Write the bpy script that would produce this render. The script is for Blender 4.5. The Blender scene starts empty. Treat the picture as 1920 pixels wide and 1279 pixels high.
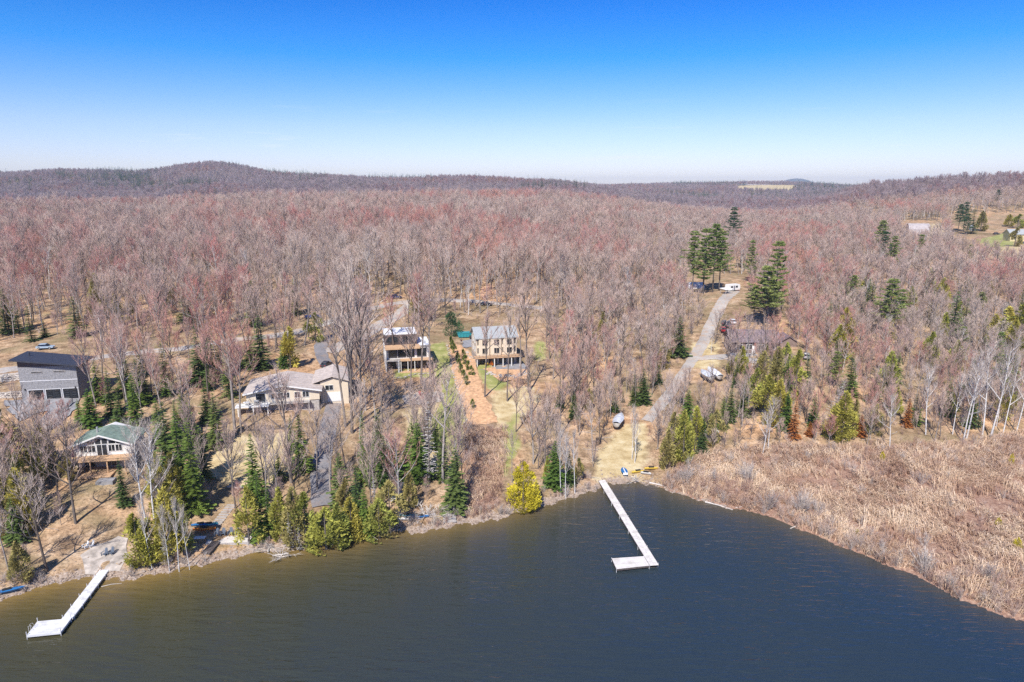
import bpy, bmesh, math, random
import numpy as np
from mathutils import Vector, Matrix

random.seed(7)
RNG = np.random.default_rng(11)
R = math.radians
scene = bpy.context.scene
COL = scene.collection

# ------------------------------------------------------------------ camera, sky, sun, exposure
CAM_H = 60.0
PITCH = R(12.7)
cam_d = bpy.data.cameras.new('camera')
cam = bpy.data.objects.new('camera', cam_d)
COL.objects.link(cam)
cam.location = (0, 0, CAM_H)
cam.rotation_euler = (R(90) - PITCH, 0, 0)
cam_d.sensor_width = 36.0
cam_d.lens = 24.0
cam_d.clip_start = 0.5
cam_d.clip_end = 60000
scene.camera = cam

SUN_EL, SUN_AZ = R(47), R(196)          # azimuth of the sun, clockwise from +Y (behind the viewer, a little to the left)
world = bpy.data.worlds.new('World')
scene.world = world
world.use_nodes = True
wn, wl = world.node_tree.nodes, world.node_tree.links
wn.clear()
w_out = wn.new('ShaderNodeOutputWorld')
w_bg = wn.new('ShaderNodeBackground')
w_sky = wn.new('ShaderNodeTexSky')
w_sky.sky_type = 'NISHITA'
w_sky.sun_disc = False
w_sky.sun_elevation = SUN_EL
w_sky.sun_rotation = SUN_AZ
w_sky.altitude = 300
w_sky.air_density = 1.0
w_sky.dust_density = 0.3
w_sky.ozone_density = 3.0
w_bg.inputs['Strength'].default_value = 0.09
# clear spring sky: the blue deepens with height above the horizon, eased overhead for less blue ambient light; the same all the way round
w_geo = wn.new('ShaderNodeNewGeometry')
w_sep = wn.new('ShaderNodeSeparateXYZ')
w_ramp = wn.new('ShaderNodeValToRGB')
w_mul = wn.new('ShaderNodeMix'); w_mul.data_type = 'RGBA'; w_mul.blend_type = 'MULTIPLY'
w_mul.inputs[0].default_value = 1.0
w_neg = wn.new('ShaderNodeMath'); w_neg.operation = 'MULTIPLY'; w_neg.inputs[1].default_value = -1.0
wl.new(w_geo.outputs['Incoming'], w_sep.inputs[0])
wl.new(w_sep.outputs['Z'], w_neg.inputs[0])
wl.new(w_neg.outputs[0], w_ramp.inputs[0])
cr = w_ramp.color_ramp
cr.elements[0].position = 0.0; cr.elements[0].color = (1.36, 1.24, 1.45, 1)
cr.elements[1].position = 0.28; cr.elements[1].color = (0.01, 0.50, 1.42, 1)
e = cr.elements.new(0.75); e.color = (0.45, 0.70, 1.10, 1)
e = cr.elements.new(0.08); e.color = (0.98, 1.06, 1.46, 1)
e = cr.elements.new(0.17); e.color = (0.18, 0.80, 1.52, 1)
e = cr.elements.new(0.035); e.color = (1.20, 1.15, 1.48, 1)
wl.new(w_sky.outputs[0], w_mul.inputs[6])
wl.new(w_ramp.outputs[0], w_mul.inputs[7])
# a few thin wisps of cloud low over the horizon
w_map = wn.new('ShaderNodeMapping'); w_map.inputs['Scale'].default_value = (2.2, 2.2, 26.0)
w_cn = wn.new('ShaderNodeTexNoise'); w_cn.inputs['Scale'].default_value = 2.6; w_cn.inputs['Detail'].default_value = 6
w_cm = wn.new('ShaderNodeMapRange'); w_cm.inputs[1].default_value = 0.635; w_cm.inputs[2].default_value = 0.80; w_cm.inputs[4].default_value = 0.55
w_band = wn.new('ShaderNodeValToRGB'); wb = w_band.color_ramp
wb.elements[0].position = 0.015; wb.elements[0].color = (0, 0, 0, 1); wb.elements[1].position = 0.12; wb.elements[1].color = (0, 0, 0, 1)
e = wb.elements.new(0.035); e.color = (1, 1, 1, 1); e = wb.elements.new(0.06); e.color = (1, 1, 1, 1)
w_cf = wn.new('ShaderNodeMath'); w_cf.operation = 'MULTIPLY'
w_cx = wn.new('ShaderNodeMix'); w_cx.data_type = 'RGBA'; w_cx.inputs[7].default_value = (9.5, 9.5, 10.5, 1)
wl.new(w_geo.outputs['Incoming'], w_map.inputs['Vector']); wl.new(w_map.outputs[0], w_cn.inputs['Vector']); wl.new(w_cn.outputs['Fac'], w_cm.inputs[0])
wl.new(w_neg.outputs[0], w_band.inputs[0]); wl.new(w_cm.outputs[0], w_cf.inputs[0]); wl.new(w_band.outputs[0], w_cf.inputs[1])
wl.new(w_cf.outputs[0], w_cx.inputs[0]); wl.new(w_mul.outputs[2], w_cx.inputs[6])
wl.new(w_cx.outputs[2], w_bg.inputs['Color'])
wl.new(w_bg.outputs[0], w_out.inputs['Surface'])

sun_d = bpy.data.lights.new('sun', 'SUN')
sun_d.energy = 5.0
sun_d.angle = R(0.53)
sun_d.color = (1.0, 0.94, 0.85)
sun = bpy.data.objects.new('sun', sun_d)
COL.objects.link(sun)
sdir = Vector((math.sin(SUN_AZ) * math.cos(SUN_EL), math.cos(SUN_AZ) * math.cos(SUN_EL), math.sin(SUN_EL)))
sun.rotation_euler = sdir.to_track_quat('Z', 'Y').to_euler()
sun.location = (0, -40, 200)

vs = scene.view_settings
vs.view_transform = 'Standard'; vs.look = 'None'; vs.gamma = 1.0; vs.use_curve_mapping = False
vs.exposure = 0.3
cy = scene.cycles
cy.max_bounces = 5; cy.diffuse_bounces = 2; cy.glossy_bounces = 2; cy.transmission_bounces = 2
cy.volume_bounces = 0; cy.transparent_max_bounces = 4
cy.caustics_reflective = False; cy.caustics_refractive = False
cy.use_denoising = False
cy.sample_clamp_indirect = 2.0

# ------------------------------------------------------------------ survey: shoreline, heights, sight lines
CP, SP = math.cos(PITCH), math.sin(PITCH)

def ray(px, py):
    a, b = (px - 960) / 1280.0, -(py - 639.5) / 1280.0
    return np.array([a, CP + b * SP, -SP + b * CP])

def flat(px, py, z=0.0):
    d = ray(px, py)
    t = (z - CAM_H) / d[2]
    return d[0] * t, d[1] * t

SHORE_PX = [(-420, 1180), (-150, 1140), (0, 1128), (40, 1110), (130, 1085), (200, 1085), (235, 1085), (300, 1075), (400, 1053), (480, 1036),
            (540, 1030), (600, 1022), (680, 1010), (740, 994), (770, 1000), (850, 985), (900, 979), (960, 965), (1010, 950),
            (1060, 935), (1110, 922), (1140, 906), (1200, 905), (1240, 913), (1300, 935), (1350, 948), (1420, 962), (1480, 985),
            (1530, 1005), (1600, 1035), (1660, 1060), (1740, 1090), (1790, 1120), (1850, 1145), (1920, 1168), (2060, 1225), (2400, 1350)]
_s = np.array([flat(*p) for p in SHORE_PX])
_s = _s[np.argsort(_s[:, 0])]
def yshore(x):
    x = np.asarray(x, float)
    b = np.interp(x, _s[:, 0], _s[:, 1])
    return b + 0.45 * np.sin(x * 1.3 + 1) + 0.35 * np.sin(x * 2.9) + 0.25 * np.sin(x * 0.55)

# height above the lake along nine bearings (u = x / y), by distance behind the shore
PROF = [
 (-0.80, [(0,0),(3,.9),(12,2.0),(30,5.5),(48,8.6),(62,11.0),(95,13),(140,15),(210,19),(290,25),(380,31),(450,33),(600,26),(900,18),(1400,30),(2100,92),(2700,70),(9000,60)]),
 (-0.55, [(0,0),(3,.9),(12,1.8),(30,4.8),(48,7.6),(65,10.5),(100,13),(140,15),(210,19),(290,25),(380,31),(460,34),(620,28),(900,18),(1400,34),(2100,98),(2700,80),(9000,60)]),
 (-0.43, [(0,0),(3,.9),(12,1.8),(30,4.2),(48,7.4),(65,10),(100,12.6),(140,14.5),(210,19),(290,25),(390,32),(500,36),(650,32),(900,26),(1400,60),(2100,121),(2700,100),(9000,60)]),
 (-0.30, [(0,0),(3,.9),(12,1.8),(30,4),(48,7),(65,9.4),(100,12),(140,14.2),(210,19),(290,25),(400,33),(520,38),(680,36),(900,30),(1300,48),(1800,84),(2700,70),(9000,60)]),
 (-0.12, [(0,0),(3,.9),(12,1.8),(30,4),(48,6.4),(72,9.6),(100,11.5),(140,14),(210,18.5),(290,24.5),(400,33),(540,40),(700,38),(900,32),(1250,45),(1700,67),(2700,50),(9000,60)]),
 (0.05, [(0,0),(3,.9),(12,1.8),(30,4),(48,6),(72,9),(100,11.5),(140,14),(210,18.5),(290,25),(400,34),(560,42),(720,39),(900,33),(1250,45),(1700,58),(2700,40),(9000,60)]),
 (0.28, [(0,0),(3,.7),(12,1.6),(30,3.2),(50,5.0),(80,7.6),(110,9.5),(150,12.5),(200,15.5),(300,20.5),(400,26.5),(500,31),(650,30),(900,20),(1500,18),(2400,46),(3000,64),(4500,40),(9000,60)]),
 (0.40, [(0,0),(3,.5),(12,.9),(30,1.8),(50,4.0),(80,7),(110,9.5),(150,12.5),(200,15.5),(300,20),(400,25),(500,29),(650,28),(900,18),(1500,18),(2400,44),(3000,66),(4500,40),(9000,60)]),
 (0.52, [(0,0),(3,.4),(30,.7),(52,1.4),(80,4.0),(110,7),(150,9.5),(200,13),(300,18.5),(400,23.5),(500,27),(620,31),(720,38),(830,49),(1000,42),(1500,30),(3000,50),(9000,60)]),
 (0.66, [(0,0),(3,.4),(35,.7),(58,1.4),(80,3.5),(110,6),(150,9),(200,13),(300,19),(400,24),(480,26.5),(600,34),(700,47),(800,58),(1000,48),(1500,35),(3000,50),(9000,60)]),
 (0.82, [(0,0),(3,.4),(45,.7),(68,1.4),(90,3.5),(120,6),(160,9),(210,13),(300,19.5),(400,25),(470,27),(600,37),(700,53),(800,69),(1000,58),(1500,40),(3000,50),(9000,60)]),
]
_PU = np.array([p[0] for p in PROF])
def hgt(x, y):
    x = np.asarray(x, float); y = np.asarray(y, float)
    s = y - yshore(x)
    u = np.clip(x / np.maximum(y, 40.0), -0.8, 0.82)
    cols = np.stack([np.interp(s, [q[0] for q in p[1]], [q[1] for q in p[1]]) for p in PROF])
    i = np.clip(np.searchsorted(_PU, u) - 1, 0, len(_PU) - 2)
    t = (u - _PU[i]) / (_PU[i + 1] - _PU[i])
    t = np.clip(t, 0, 1); t = t * t * (3 - 2 * t)
    idx = np.indices(s.shape) if s.shape else ()
    z = cols[(i, *idx)] * (1 - t) + cols[(i + 1, *idx)] * t
    q = np.clip((s - 200) / 260, 0, 1) * np.clip((1300 - s) / 500, 0, 1); z = z - 5.5 * q * q * (3 - 2 * q) * np.clip((.50 - u) / .12, 0, 1)
    k = np.clip((s - 8) / 60, 0, 1)
    z = z + k * (0.45 * np.sin(x / 9.1 + 1.3) * np.sin(y / 11.7) + 0.5 * np.sin(x / 31 + y / 41))
    kf = np.clip((s - 500) / 700, 0, 1)
    z = z + kf * (6 * np.sin(x / 190 + 2) * np.sin(y / 260 + 1) + 3 * np.sin(x / 83 + y / 120))
    z = z + np.clip(s / 2, 0, 1) * 0.10 * np.sin(x * 0.9) * np.sin(y * 0.8 + 1)
    return np.where(s < 0, np.maximum(-4.0, s * 0.22), z)
def H1(x, y):
    return float(hgt(np.array([x]), np.array([y]))[0])

def G(px, py):
    """Where the sight line through a photo point meets the ground."""
    d = ray(px, py)
    ts = np.concatenate([np.arange(70, 420, 0.5), np.arange(420, 1400, 2.0), np.geomspace(1400, 6000, 200)])
    X, Y, Z = d[0] * ts, d[1] * ts, CAM_H + d[2] * ts
    h = np.maximum(hgt(X, Y), 0.0)
    k = np.argmax(Z <= h)
    if Z[k] > h[k]:
        k = len(ts) - 1
    if k > 0:
        a, b = Z[k - 1] - h[k - 1], Z[k] - h[k]
        t = ts[k - 1] + (ts[k] - ts[k - 1]) * (a / (a - b) if a != b else 0)
    else:
        t = ts[0]
    x, y = d[0] * t, d[1] * t
    return Vector((x, y, max(H1(x, y), 0.0)))

def top_z(y, py):
    v = (py - 639.5) / 1280.0
    return CAM_H + y * (v * CP + SP) / (v * SP - CP)

def proj(x, y, z):
    dz = z - CAM_H
    zc = y * CP - dz * SP
    return 960 + 1280 * x / zc, 639.5 - 1280 * (y * SP + dz * CP) / zc

def poly(pts):
    return np.array([G(*p)[:2] for p in pts])

def inside(P, X, Y):
    X = np.asarray(X); Y = np.asarray(Y)
    r = np.zeros(X.shape, bool)
    n = len(P)
    for i in range(n):
        x0, y0 = P[i]; x1, y1 = P[(i + 1) % n]
        c = ((y0 > Y) != (y1 > Y)) & (X < (x1 - x0) * (Y - y0) / (y1 - y0 + 1e-12) + x0)
        r ^= c
    return r

def near_line(L, X, Y, w):
    r = np.zeros(np.shape(X), bool)
    for (x0, y0), (x1, y1) in zip(L[:-1], L[1:]):
        dx, dy = x1 - x0, y1 - y0
        t = np.clip(((X - x0) * dx + (Y - y0) * dy) / (dx * dx + dy * dy + 1e-9), 0, 1)
        r |= np.hypot(X - x0 - t * dx, Y - y0 - t * dy) < w
    return r

# ------------------------------------------------------------------ mesh and object helpers
class MB:
    def __init__(s):
        s.v, s.f, s.m = [], [], []
    def face(s, pts, m=0):
        n = len(s.v)
        s.v.extend([tuple(p) for p in pts]); s.f.append(tuple(range(n, n + len(pts)))); s.m.append(m)
    def box(s, x0, x1, y0, y1, z0, z1, m=0):
        s.hexa([(x0,y0,z0),(x1,y0,z0),(x1,y1,z0),(x0,y1,z0),(x0,y0,z1),(x1,y0,z1),(x1,y1,z1),(x0,y1,z1)], m)
        return s
    def hexa(s, p, m=0):
        n = len(s.v); s.v.extend([tuple(q) for q in p])
        for f in ((0,3,2,1),(4,5,6,7),(0,1,5,4),(1,2,6,5),(2,3,7,6),(3,0,4,7)):
            s.f.append(tuple(n + i for i in f)); s.m.append(m)
        return s
    def prism(s, prof, a0, a1, axis='y', m=0):
        """extrude a 2-D outline; axis y: outline is (x,z); axis x: outline is (y,z); axis z: outline is (x,y)"""
        n = len(s.v); k = len(prof)
        for a in (a0, a1):
            for (p, q) in prof:
                s.v.append((p, a, q) if axis == 'y' else ((a, p, q) if axis == 'x' else (p, q, a)))
        s.f.append(tuple(range(n, n + k))); s.f.append(tuple(range(n + 2 * k - 1, n + k - 1, -1))); s.m += [m, m]
        for i in range(k):
            j = (i + 1) % k
            s.f.append((n + i, n + k + i, n + k + j, n + j)); s.m.append(m)
        return s
    def tube(s, pts, r0, r1, n=5, m=0, cap=False):
        b = len(s.v); K = len(pts)
        pts = [Vector(p) for p in pts]
        for i, p in enumerate(pts):
            d = (pts[min(i + 1, K - 1)] - pts[max(i - 1, 0)])
            d = d.normalized() if d.length > 1e-9 else Vector((0, 0, 1))
            a = d.orthogonal().normalized() if abs(d.z) < .9 else (Vector((1, 0, 0)) - d * d.x).normalized()
            c = d.cross(a)
            r = r0 + (r1 - r0) * i / max(K - 1, 1)
            for j in range(n):
                t = 2 * math.pi * j / n
                s.v.append(tuple(p + a * (r * math.cos(t)) + c * (r * math.sin(t))))
        for i in range(K - 1):
            for j in range(n):
                k = (j + 1) % n
                s.f.append((b + i*n + j, b + i*n + k, b + (i+1)*n + k, b + (i+1)*n + j)); s.m.append(m)
        if cap:
            s.f.append(tuple(b + j for j in reversed(range(n)))); s.m.append(m)
            s.f.append(tuple(b + (K-1)*n + j for j in range(n))); s.m.append(m)
        return s
    def cone(s, p, q, r, m=0):
        d = (q - p); a = d.orthogonal().normalized() * r
        c = d.normalized().cross(a)
        n = len(s.v)
        s.v += [tuple(p + a), tuple(p - a * .5 + c * .87), tuple(p - a * .5 - c * .87), tuple(q)]
        s.f += [(n, n+1, n+3), (n+1, n+2, n+3), (n+2, n, n+3)]; s.m += [m, m, m]
    def cyl(s, cx, cy, z0, z1, r, n=10, m=0):
        return s.tube([(cx, cy, z0), (cx, cy, z1)], r, r, n, m, True)
    def join(s, o, M=None):
        n = len(s.v)
        s.v += [tuple(M @ Vector(p)) for p in o.v] if M else o.v
        s.f += [tuple(n + i for i in f) for f in o.f]; s.m += o.m
        return s
    def mesh(s, name, mats, smooth=False):
        me = bpy.data.meshes.new(name)
        me.from_pydata(s.v, [], s.f)
        for mt in (mats if isinstance(mats, (list, tuple)) else [mats]):
            me.materials.append(mt)
        if isinstance(mats, (list, tuple)) and len(mats) > 1:
            me.polygons.foreach_set('material_index', s.m)
        if smooth:
            me.polygons.foreach_set('use_smooth', [True] * len(me.polygons))
        me.update()
        return me
    def build(s, name, mats, parent=None, smooth=False, loc=None, rz=0):
        return link(name, s.mesh(name, mats, smooth), parent, loc, rz)

def link(name, data, parent=None, loc=None, rz=0):
    o = bpy.data.objects.new(name, data)
    COL.objects.link(o)
    if parent is not None:
        o.parent = parent
    if loc is not None:
        o.location = loc
    if rz:
        o.rotation_euler = (0, 0, rz)
    return o

def tag(o, label=None, cat=None, group=None, kind=None):
    if label: o['label'] = label
    if cat: o['category'] = cat
    if group: o['group'] = group
    if kind: o['kind'] = kind
    return o

def thing(name, label, cat, loc, rz=0, group=None):
    return tag(link(name, None, None, loc, rz), label, cat, group)

def dup(root, loc, rz, label, group=None, scale=None):
    r = root.copy(); COL.objects.link(r)
    r.location = loc; r.rotation_euler = (0, 0, rz)
    if scale: r.scale = scale
    r['label'] = label
    if group: r['group'] = group
    for ch in root.children:
        c = ch.copy(); COL.objects.link(c); c.parent = r
        for g in ch.children:
            d = g.copy(); COL.objects.link(d); d.parent = c
    return r

# ------------------------------------------------------------------ materials
def mat(name, rough=0.9, spec=0.2):
    m = bpy.data.materials.new(name); m.use_nodes = True
    n = m.node_tree.nodes; b = n['Principled BSDF']
    b.inputs['Roughness'].default_value = rough
    b.inputs['Specular IOR Level'].default_value = spec
    return m, n, m.node_tree.links, b

def plain(name, col, rough=0.8, spec=0.25, var=0.12, scale=3.0, metal=0.0, bump=0.0):
    """a painted, plastered or metal surface with mottled wear"""
    m, n, l, b = mat(name, rough, spec)
    b.inputs['Metallic'].default_value = metal
    tc = n.new('ShaderNodeTexCoord'); ns = n.new('ShaderNodeTexNoise')
    ns.inputs['Scale'].default_value = scale; ns.inputs['Detail'].default_value = 5
    l.new(tc.outputs['Object'], ns.inputs['Vector'])
    mr = n.new('ShaderNodeMapRange')
    mr.inputs[1].default_value = 0.3; mr.inputs[2].default_value = 0.7
    mr.inputs[3].default_value = 1 - var; mr.inputs[4].default_value = 1 + var
    l.new(ns.outputs['Fac'], mr.inputs[0])
    mx = n.new('ShaderNodeMix'); mx.data_type = 'RGBA'; mx.blend_type = 'MULTIPLY'
    mx.inputs[0].default_value = 1; mx.inputs[6].default_value = (*col, 1)
    l.new(mr.outputs[0], mx.inputs[7]); l.new(mx.outputs[2], b.inputs['Base Color'])
    if bump:
        bp = n.new('ShaderNodeBump'); bp.inputs['Strength'].default_value = bump; bp.inputs['Distance'].default_value = 0.05
        l.new(ns.outputs['Fac'], bp.inputs['Height']); l.new(bp.outputs[0], b.inputs['Normal'])
    return m

def ramp(n, stops, interp='LINEAR'):
    r = n.new('ShaderNodeValToRGB'); c = r.color_ramp; c.interpolation = interp
    while len(c.elements) > 1: c.elements.remove(c.elements[-1])
    c.elements[0].position = stops[0][0]; c.elements[0].color = (*stops[0][1], 1)
    for p, q in stops[1:]:
        e = c.elements.new(p); e.color = (*q, 1)
    return r

def noise(n, l, vec, scale, detail=4, rough=0.55):
    t = n.new('ShaderNodeTexNoise'); t.inputs['Scale'].default_value = scale
    t.inputs['Detail'].default_value = detail; t.inputs['Roughness'].default_value = rough
    if vec is not None: l.new(vec, t.inputs['Vector'])
    return t

def mixc(n, l, fac, a, b, mode='MIX'):
    x = n.new('ShaderNodeMix'); x.data_type = 'RGBA'; x.blend_type = mode
    for k, v in ((0, fac), (6, a), (7, b)):
        if hasattr(v, 'node'): l.new(v, x.inputs[k])
        elif k == 0: x.inputs[0].default_value = v
        else: x.inputs[k].default_value = (*v, 1)
    return x.outputs[2]

def math_(n, l, op, a, b=None):
    x = n.new('ShaderNodeMath'); x.operation = op
    for k, v in ((0, a), (1, b)):
        if v is None: continue
        if hasattr(v, 'node'): l.new(v, x.inputs[k])
        else: x.inputs[k].default_value = v
    return x.outputs[0]

M = {}
def make_tree_material(name, stops, rough=0.9, patch=None, trans=0.0, fine=(2.5, 0.35)):
    """colour by individual (random) and by stand (slow noise of the tree's own place), with a fine mottling"""
    m, n, l, b = mat(name, rough, 0.15)
    oi = n.new('ShaderNodeObjectInfo')
    fac = oi.outputs['Random']
    if patch:
        ns = noise(n, l, None, patch, 2)
        l.new(oi.outputs['Location'], ns.inputs['Vector'])
        a = math_(n, l, 'MULTIPLY', ns.outputs['Fac'], 1.9)
        a = math_(n, l, 'SUBTRACT', a, 0.72)
        f2 = math_(n, l, 'MULTIPLY', fac, 0.62)
        fac = math_(n, l, 'ADD', a, f2)
    r = ramp(n, stops); l.new(fac, r.inputs[0])
    tc = n.new('ShaderNodeTexCoord')
    nf = noise(n, l, tc.outputs['Object'], fine[0], 3)
    mr = n.new('ShaderNodeMapRange'); mr.inputs[1].default_value = .3; mr.inputs[2].default_value = .7
    mr.inputs[3].default_value = 1 - fine[1]; mr.inputs[4].default_value = 1 + fine[1]
    l.new(nf.outputs['Fac'], mr.inputs[0])
    c = mixc(n, l, 1.0, r.outputs[0], mr.outputs[0], 'MULTIPLY')
    l.new(c, b.inputs['Base Color'])
    if trans:
        tb = n.new('ShaderNodeBsdfTranslucent'); l.new(c, tb.inputs['Color'])
        ms = n.new('ShaderNodeMixShader'); ms.inputs[0].default_value = trans
        l.new(b.outputs[0], ms.inputs[1]); l.new(tb.outputs[0], ms.inputs[2])
        l.new(ms.outputs[0], n['Material Output'].inputs['Surface'])
    M[name] = m
    return m

make_tree_material('bark_grey', [(0, (.13, .105, .09)), (.4, (.21, .175, .155)), (.75, (.32, .28, .255)), (1, (.44, .405, .38))], fine=(1.2, .3))
make_tree_material('bark_dark', [(0, (.10, .085, .075)), (1, (.17, .145, .13))], fine=(1.2, .3))
make_tree_material('bark_white', [(0, (.58, .56, .54)), (1, (.74, .72, .70))], fine=(3.5, .3))
make_tree_material('twigs', [(0, (.48, .395, .345)), (.25, (.55, .435, .375)), (.42, (.46, .345, .30)), (.60, (.55, .415, .345)), (.72, (.50, .335, .29)), (.83, (.52, .285, .25)), (.93, (.49, .20, .18)), (1, (.54, .28, .22))], patch=0.016)
make_tree_material('twigs_far_shaded', [(0, (.31, .255, .27)), (.4, (.36, .29, .295)), (.75, (.30, .225, .24)), (.9, (.33, .19, .195)), (1, (.36, .23, .19))], patch=0.006)  # darker than the near twigs: far canopy self-shadow put into the colour
make_tree_material('twigs_pale', [(0, (.46, .40, .36)), (.5, (.52, .46, .42)), (1, (.44, .37, .33))])
make_tree_material('twigs_red', [(0, (.36, .17, .16)), (1, (.44, .22, .19))])
make_tree_material('spruce_needles', [(0, (.10, .16, .05)), (.5, (.145, .21, .06)), (1, (.20, .25, .075))], trans=.2, fine=(1.1, .4))
make_tree_material('fir_needles', [(0, (.14, .24, .05)), (1, (.21, .29, .06))], trans=.25, fine=(1.1, .4))
make_tree_material('pine_needles', [(0, (.22, .29, .085)), (1, (.30, .34, .11))], trans=.2, fine=(.8, .45))
make_tree_material('pine_dark', [(0, (.065, .135, .065)), (1, (.09, .16, .07))], trans=.2, fine=(.8, .4))
make_tree_material('cedar_sprays', [(0, (.48, .44, .08)), (.5, (.36, .38, .09)), (1, (.54, .46, .10))], trans=.25, fine=(1.0, .4))
make_tree_material('cedar_yellow', [(0, (.66, .56, .05)), (1, (.68, .58, .055))], trans=.25, fine=(1.2, .3))
make_tree_material('cedar_olive', [(0, (.33, .29, .11)), (1, (.40, .34, .12))], trans=.2, fine=(1.0, .4))
make_tree_material('cedar_young', [(0, (.15, .20, .05)), (1, (.20, .24, .055))], trans=.2, fine=(2.0, .4))
make_tree_material('needles_rust', [(0, (.42, .15, .045)), (1, (.50, .20, .06))], fine=(1.2, .4))
make_tree_material('needles_dead', [(0, (.46, .44, .43)), (1, (.52, .50, .48))], fine=(1.2, .3))
make_tree_material('reeds', [(0, (.34, .195, .14)), (.3, (.50, .33, .23)), (.5, (.62, .435, .305)), (.72, (.72, .54, .385)), (1, (.82, .65, .48))], patch=.11, trans=.15, fine=(3, .25))
make_tree_material('brush_twigs', [(0, (.28, .17, .14)), (.3, (.40, .265, .215)), (.55, (.52, .38, .31)), (.8, (.58, .45, .375)), (1, (.60, .50, .43))], patch=.07)
make_tree_material('stone', [(0, (.42, .38, .34)), (.5, (.52, .46, .40)), (1, (.46, .42, .39))], fine=(2.2, .3))
make_tree_material('stone_shore', [(0, (.24, .18, .14)), (.5, (.38, .30, .24)), (1, (.34, .29, .26))], fine=(2.2, .3))

# ------------------------------------------------------------------ ground plan (outlines surveyed on the ground)
ROAD_MAIN = poly([(-160, 712), (-40, 700), (60, 688), (150, 676), (240, 662), (330, 655), (420, 640), (500, 632), (560, 622), (620, 603), (680, 582), (730, 570), (780, 563), (840, 563), (900, 566), (960, 572), (1020, 578)])
ROAD_BRANCH = poly([(776, 566), (752, 588), (715, 608), (672, 634), (640, 648), (612, 662)])
DRIVE_BUNGALOW = poly([(612, 630), (600, 650), (604, 672), (618, 690), (628, 720), (626, 760), (616, 800), (606, 850), (600, 900), (604, 950)])
LANE_RIGHT = poly([(1376, 545), (1352, 570), (1338, 600), (1320, 640), (1298, 675), (1282, 700), (1262, 730), (1238, 760), (1212, 790)])
LANE_SIDE = poly([(1300, 672), (1360, 668), (1430, 680), (1500, 678)])
GARAGE_DRIVE = poly([(8, 752), (48, 750), (150, 749), (146, 765), (118, 790), (84, 812), (70, 806), (92, 772), (70, 776), (36, 792), (22, 778)])

CLEAR = [poly(p) for p in (
    [(798, 640), (850, 610), (1010, 640), (1015, 760), (965, 800), (960, 860), (945, 945), (880, 950), (868, 800), (795, 720)],
    [(690, 612), (850, 612), (858, 800), (790, 800), (705, 765)],
    [(830, 600), (1020, 600), (1030, 740), (860, 760)],
    [(740, 722), (845, 722), (850, 770), (742, 770)],
    [(445, 685), (650, 660), (650, 790), (600, 810), (445, 815)],
    [(385, 850), (440, 812), (560, 812), (565, 860), (520, 905), (440, 920), (380, 910)],
    [(110, 780), (300, 780), (290, 935), (255, 990), (150, 990), (110, 950)],
    [(-60, 640), (190, 630), (175, 840), (-60, 840)],
    [(130, 985), (250, 985), (245, 1095), (80, 1095)],
    [(360, 975), (480, 975), (490, 1040), (360, 1050)],
    [(1105, 915), (1238, 915), (1240, 870), (1205, 800), (1230, 760), (1195, 770), (1148, 800)],
    [(1345, 590), (1475, 598), (1478, 668), (1340, 672)],
    [(1275, 515), (1405, 515), (1405, 590), (1290, 590)],
    [(1300, 670), (1362, 670), (1365, 755), (1300, 755)],
    [(1690, 415), (1765, 415), (1775, 462), (1680, 462)],
    [(1770, 405), (1990, 395), (1990, 520), (1840, 500), (1780, 470)],
    [(1590, 398), (1650, 404), (1660, 420), (1590, 412)],
)]
MARSH = poly([(1236, 925), (1262, 880), (1330, 848), (1430, 836), (1600, 838), (1760, 838), (1930, 812), (2250, 800), (2600, 1300), (1900, 1230), (1500, 1000)])
BRUSH = poly([(870, 800), (955, 800), (950, 860), (935, 950), (880, 975), (872, 900)])
LAWN = [poly(p) for p in (
    [(806, 645), (836, 640), (848, 690), (862, 750), (874, 800), (870, 832), (822, 866), (800, 800), (832, 745), (812, 690)],
    [(740, 694), (815, 690), (830, 705), (738, 712)],
    [(890, 684), (918, 680), (942, 712), (960, 722), (935, 735), (912, 728)],
    [(985, 770), (964, 800), (978, 832), (952, 882), (937, 905), (925, 890), (943, 850), (938, 812), (960, 780)],
    [(1000, 640), (1022, 640), (1022, 672), (1004, 680)],
    [(1828, 448), (1900, 432), (1900, 462), (1845, 466)],
    [(-20, 692), (15, 690), (15, 698), (-20, 700)],
)]
STRAW = [poly(p) for p in (
    [(925, 735), (1000, 722), (1006, 760), (968, 800), (938, 812), (926, 775)],
    [(395, 850), (440, 818), (545, 812), (560, 850), (520, 905), (440, 915), (385, 890)],
    [(760, 770), (870, 740), (872, 830), (820, 880), (770, 860)],
    [(1112, 905), (1118, 850), (1165, 800), (1215, 790), (1212, 850), (1195, 895), (1240, 905)],
    [(1300, 640), (1350, 640), (1345, 690), (1290, 690)],
    [(1820, 470), (1960, 460), (1960, 510), (1850, 500)],
    [(1590, 400), (1650, 404), (1660, 418), (1590, 412)],
    [(1690, 424), (1765, 420), (1775, 440), (1690, 440)],
)]
FIELD = [np.array([(.322 * 2250, 2250), (.400 * 2250, 2250), (.405 * 3060, 3060), (.322 * 3060, 3060)]), np.array([(.47 * 2500, 2500), (.50 * 2500, 2500), (.50 * 2600, 2600), (.475 * 2600, 2600)]), poly([(262, 372), (300, 371), (300, 378), (262, 379)])]

def soft(polys, X, Y, rad=1.8):
    a = np.zeros(np.shape(X))
    for k in range(9):
        q = rad * (0 if k == 0 else (.5 if k % 2 else 1.0)); t = k * .785
        a += mask(polys, X + q * math.cos(t), Y + q * math.sin(t))
    return a / 9

def mask(polys, X, Y):
    r = np.zeros(np.shape(X), bool)
    for p in polys: r |= inside(p, X, Y)
    return r

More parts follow.
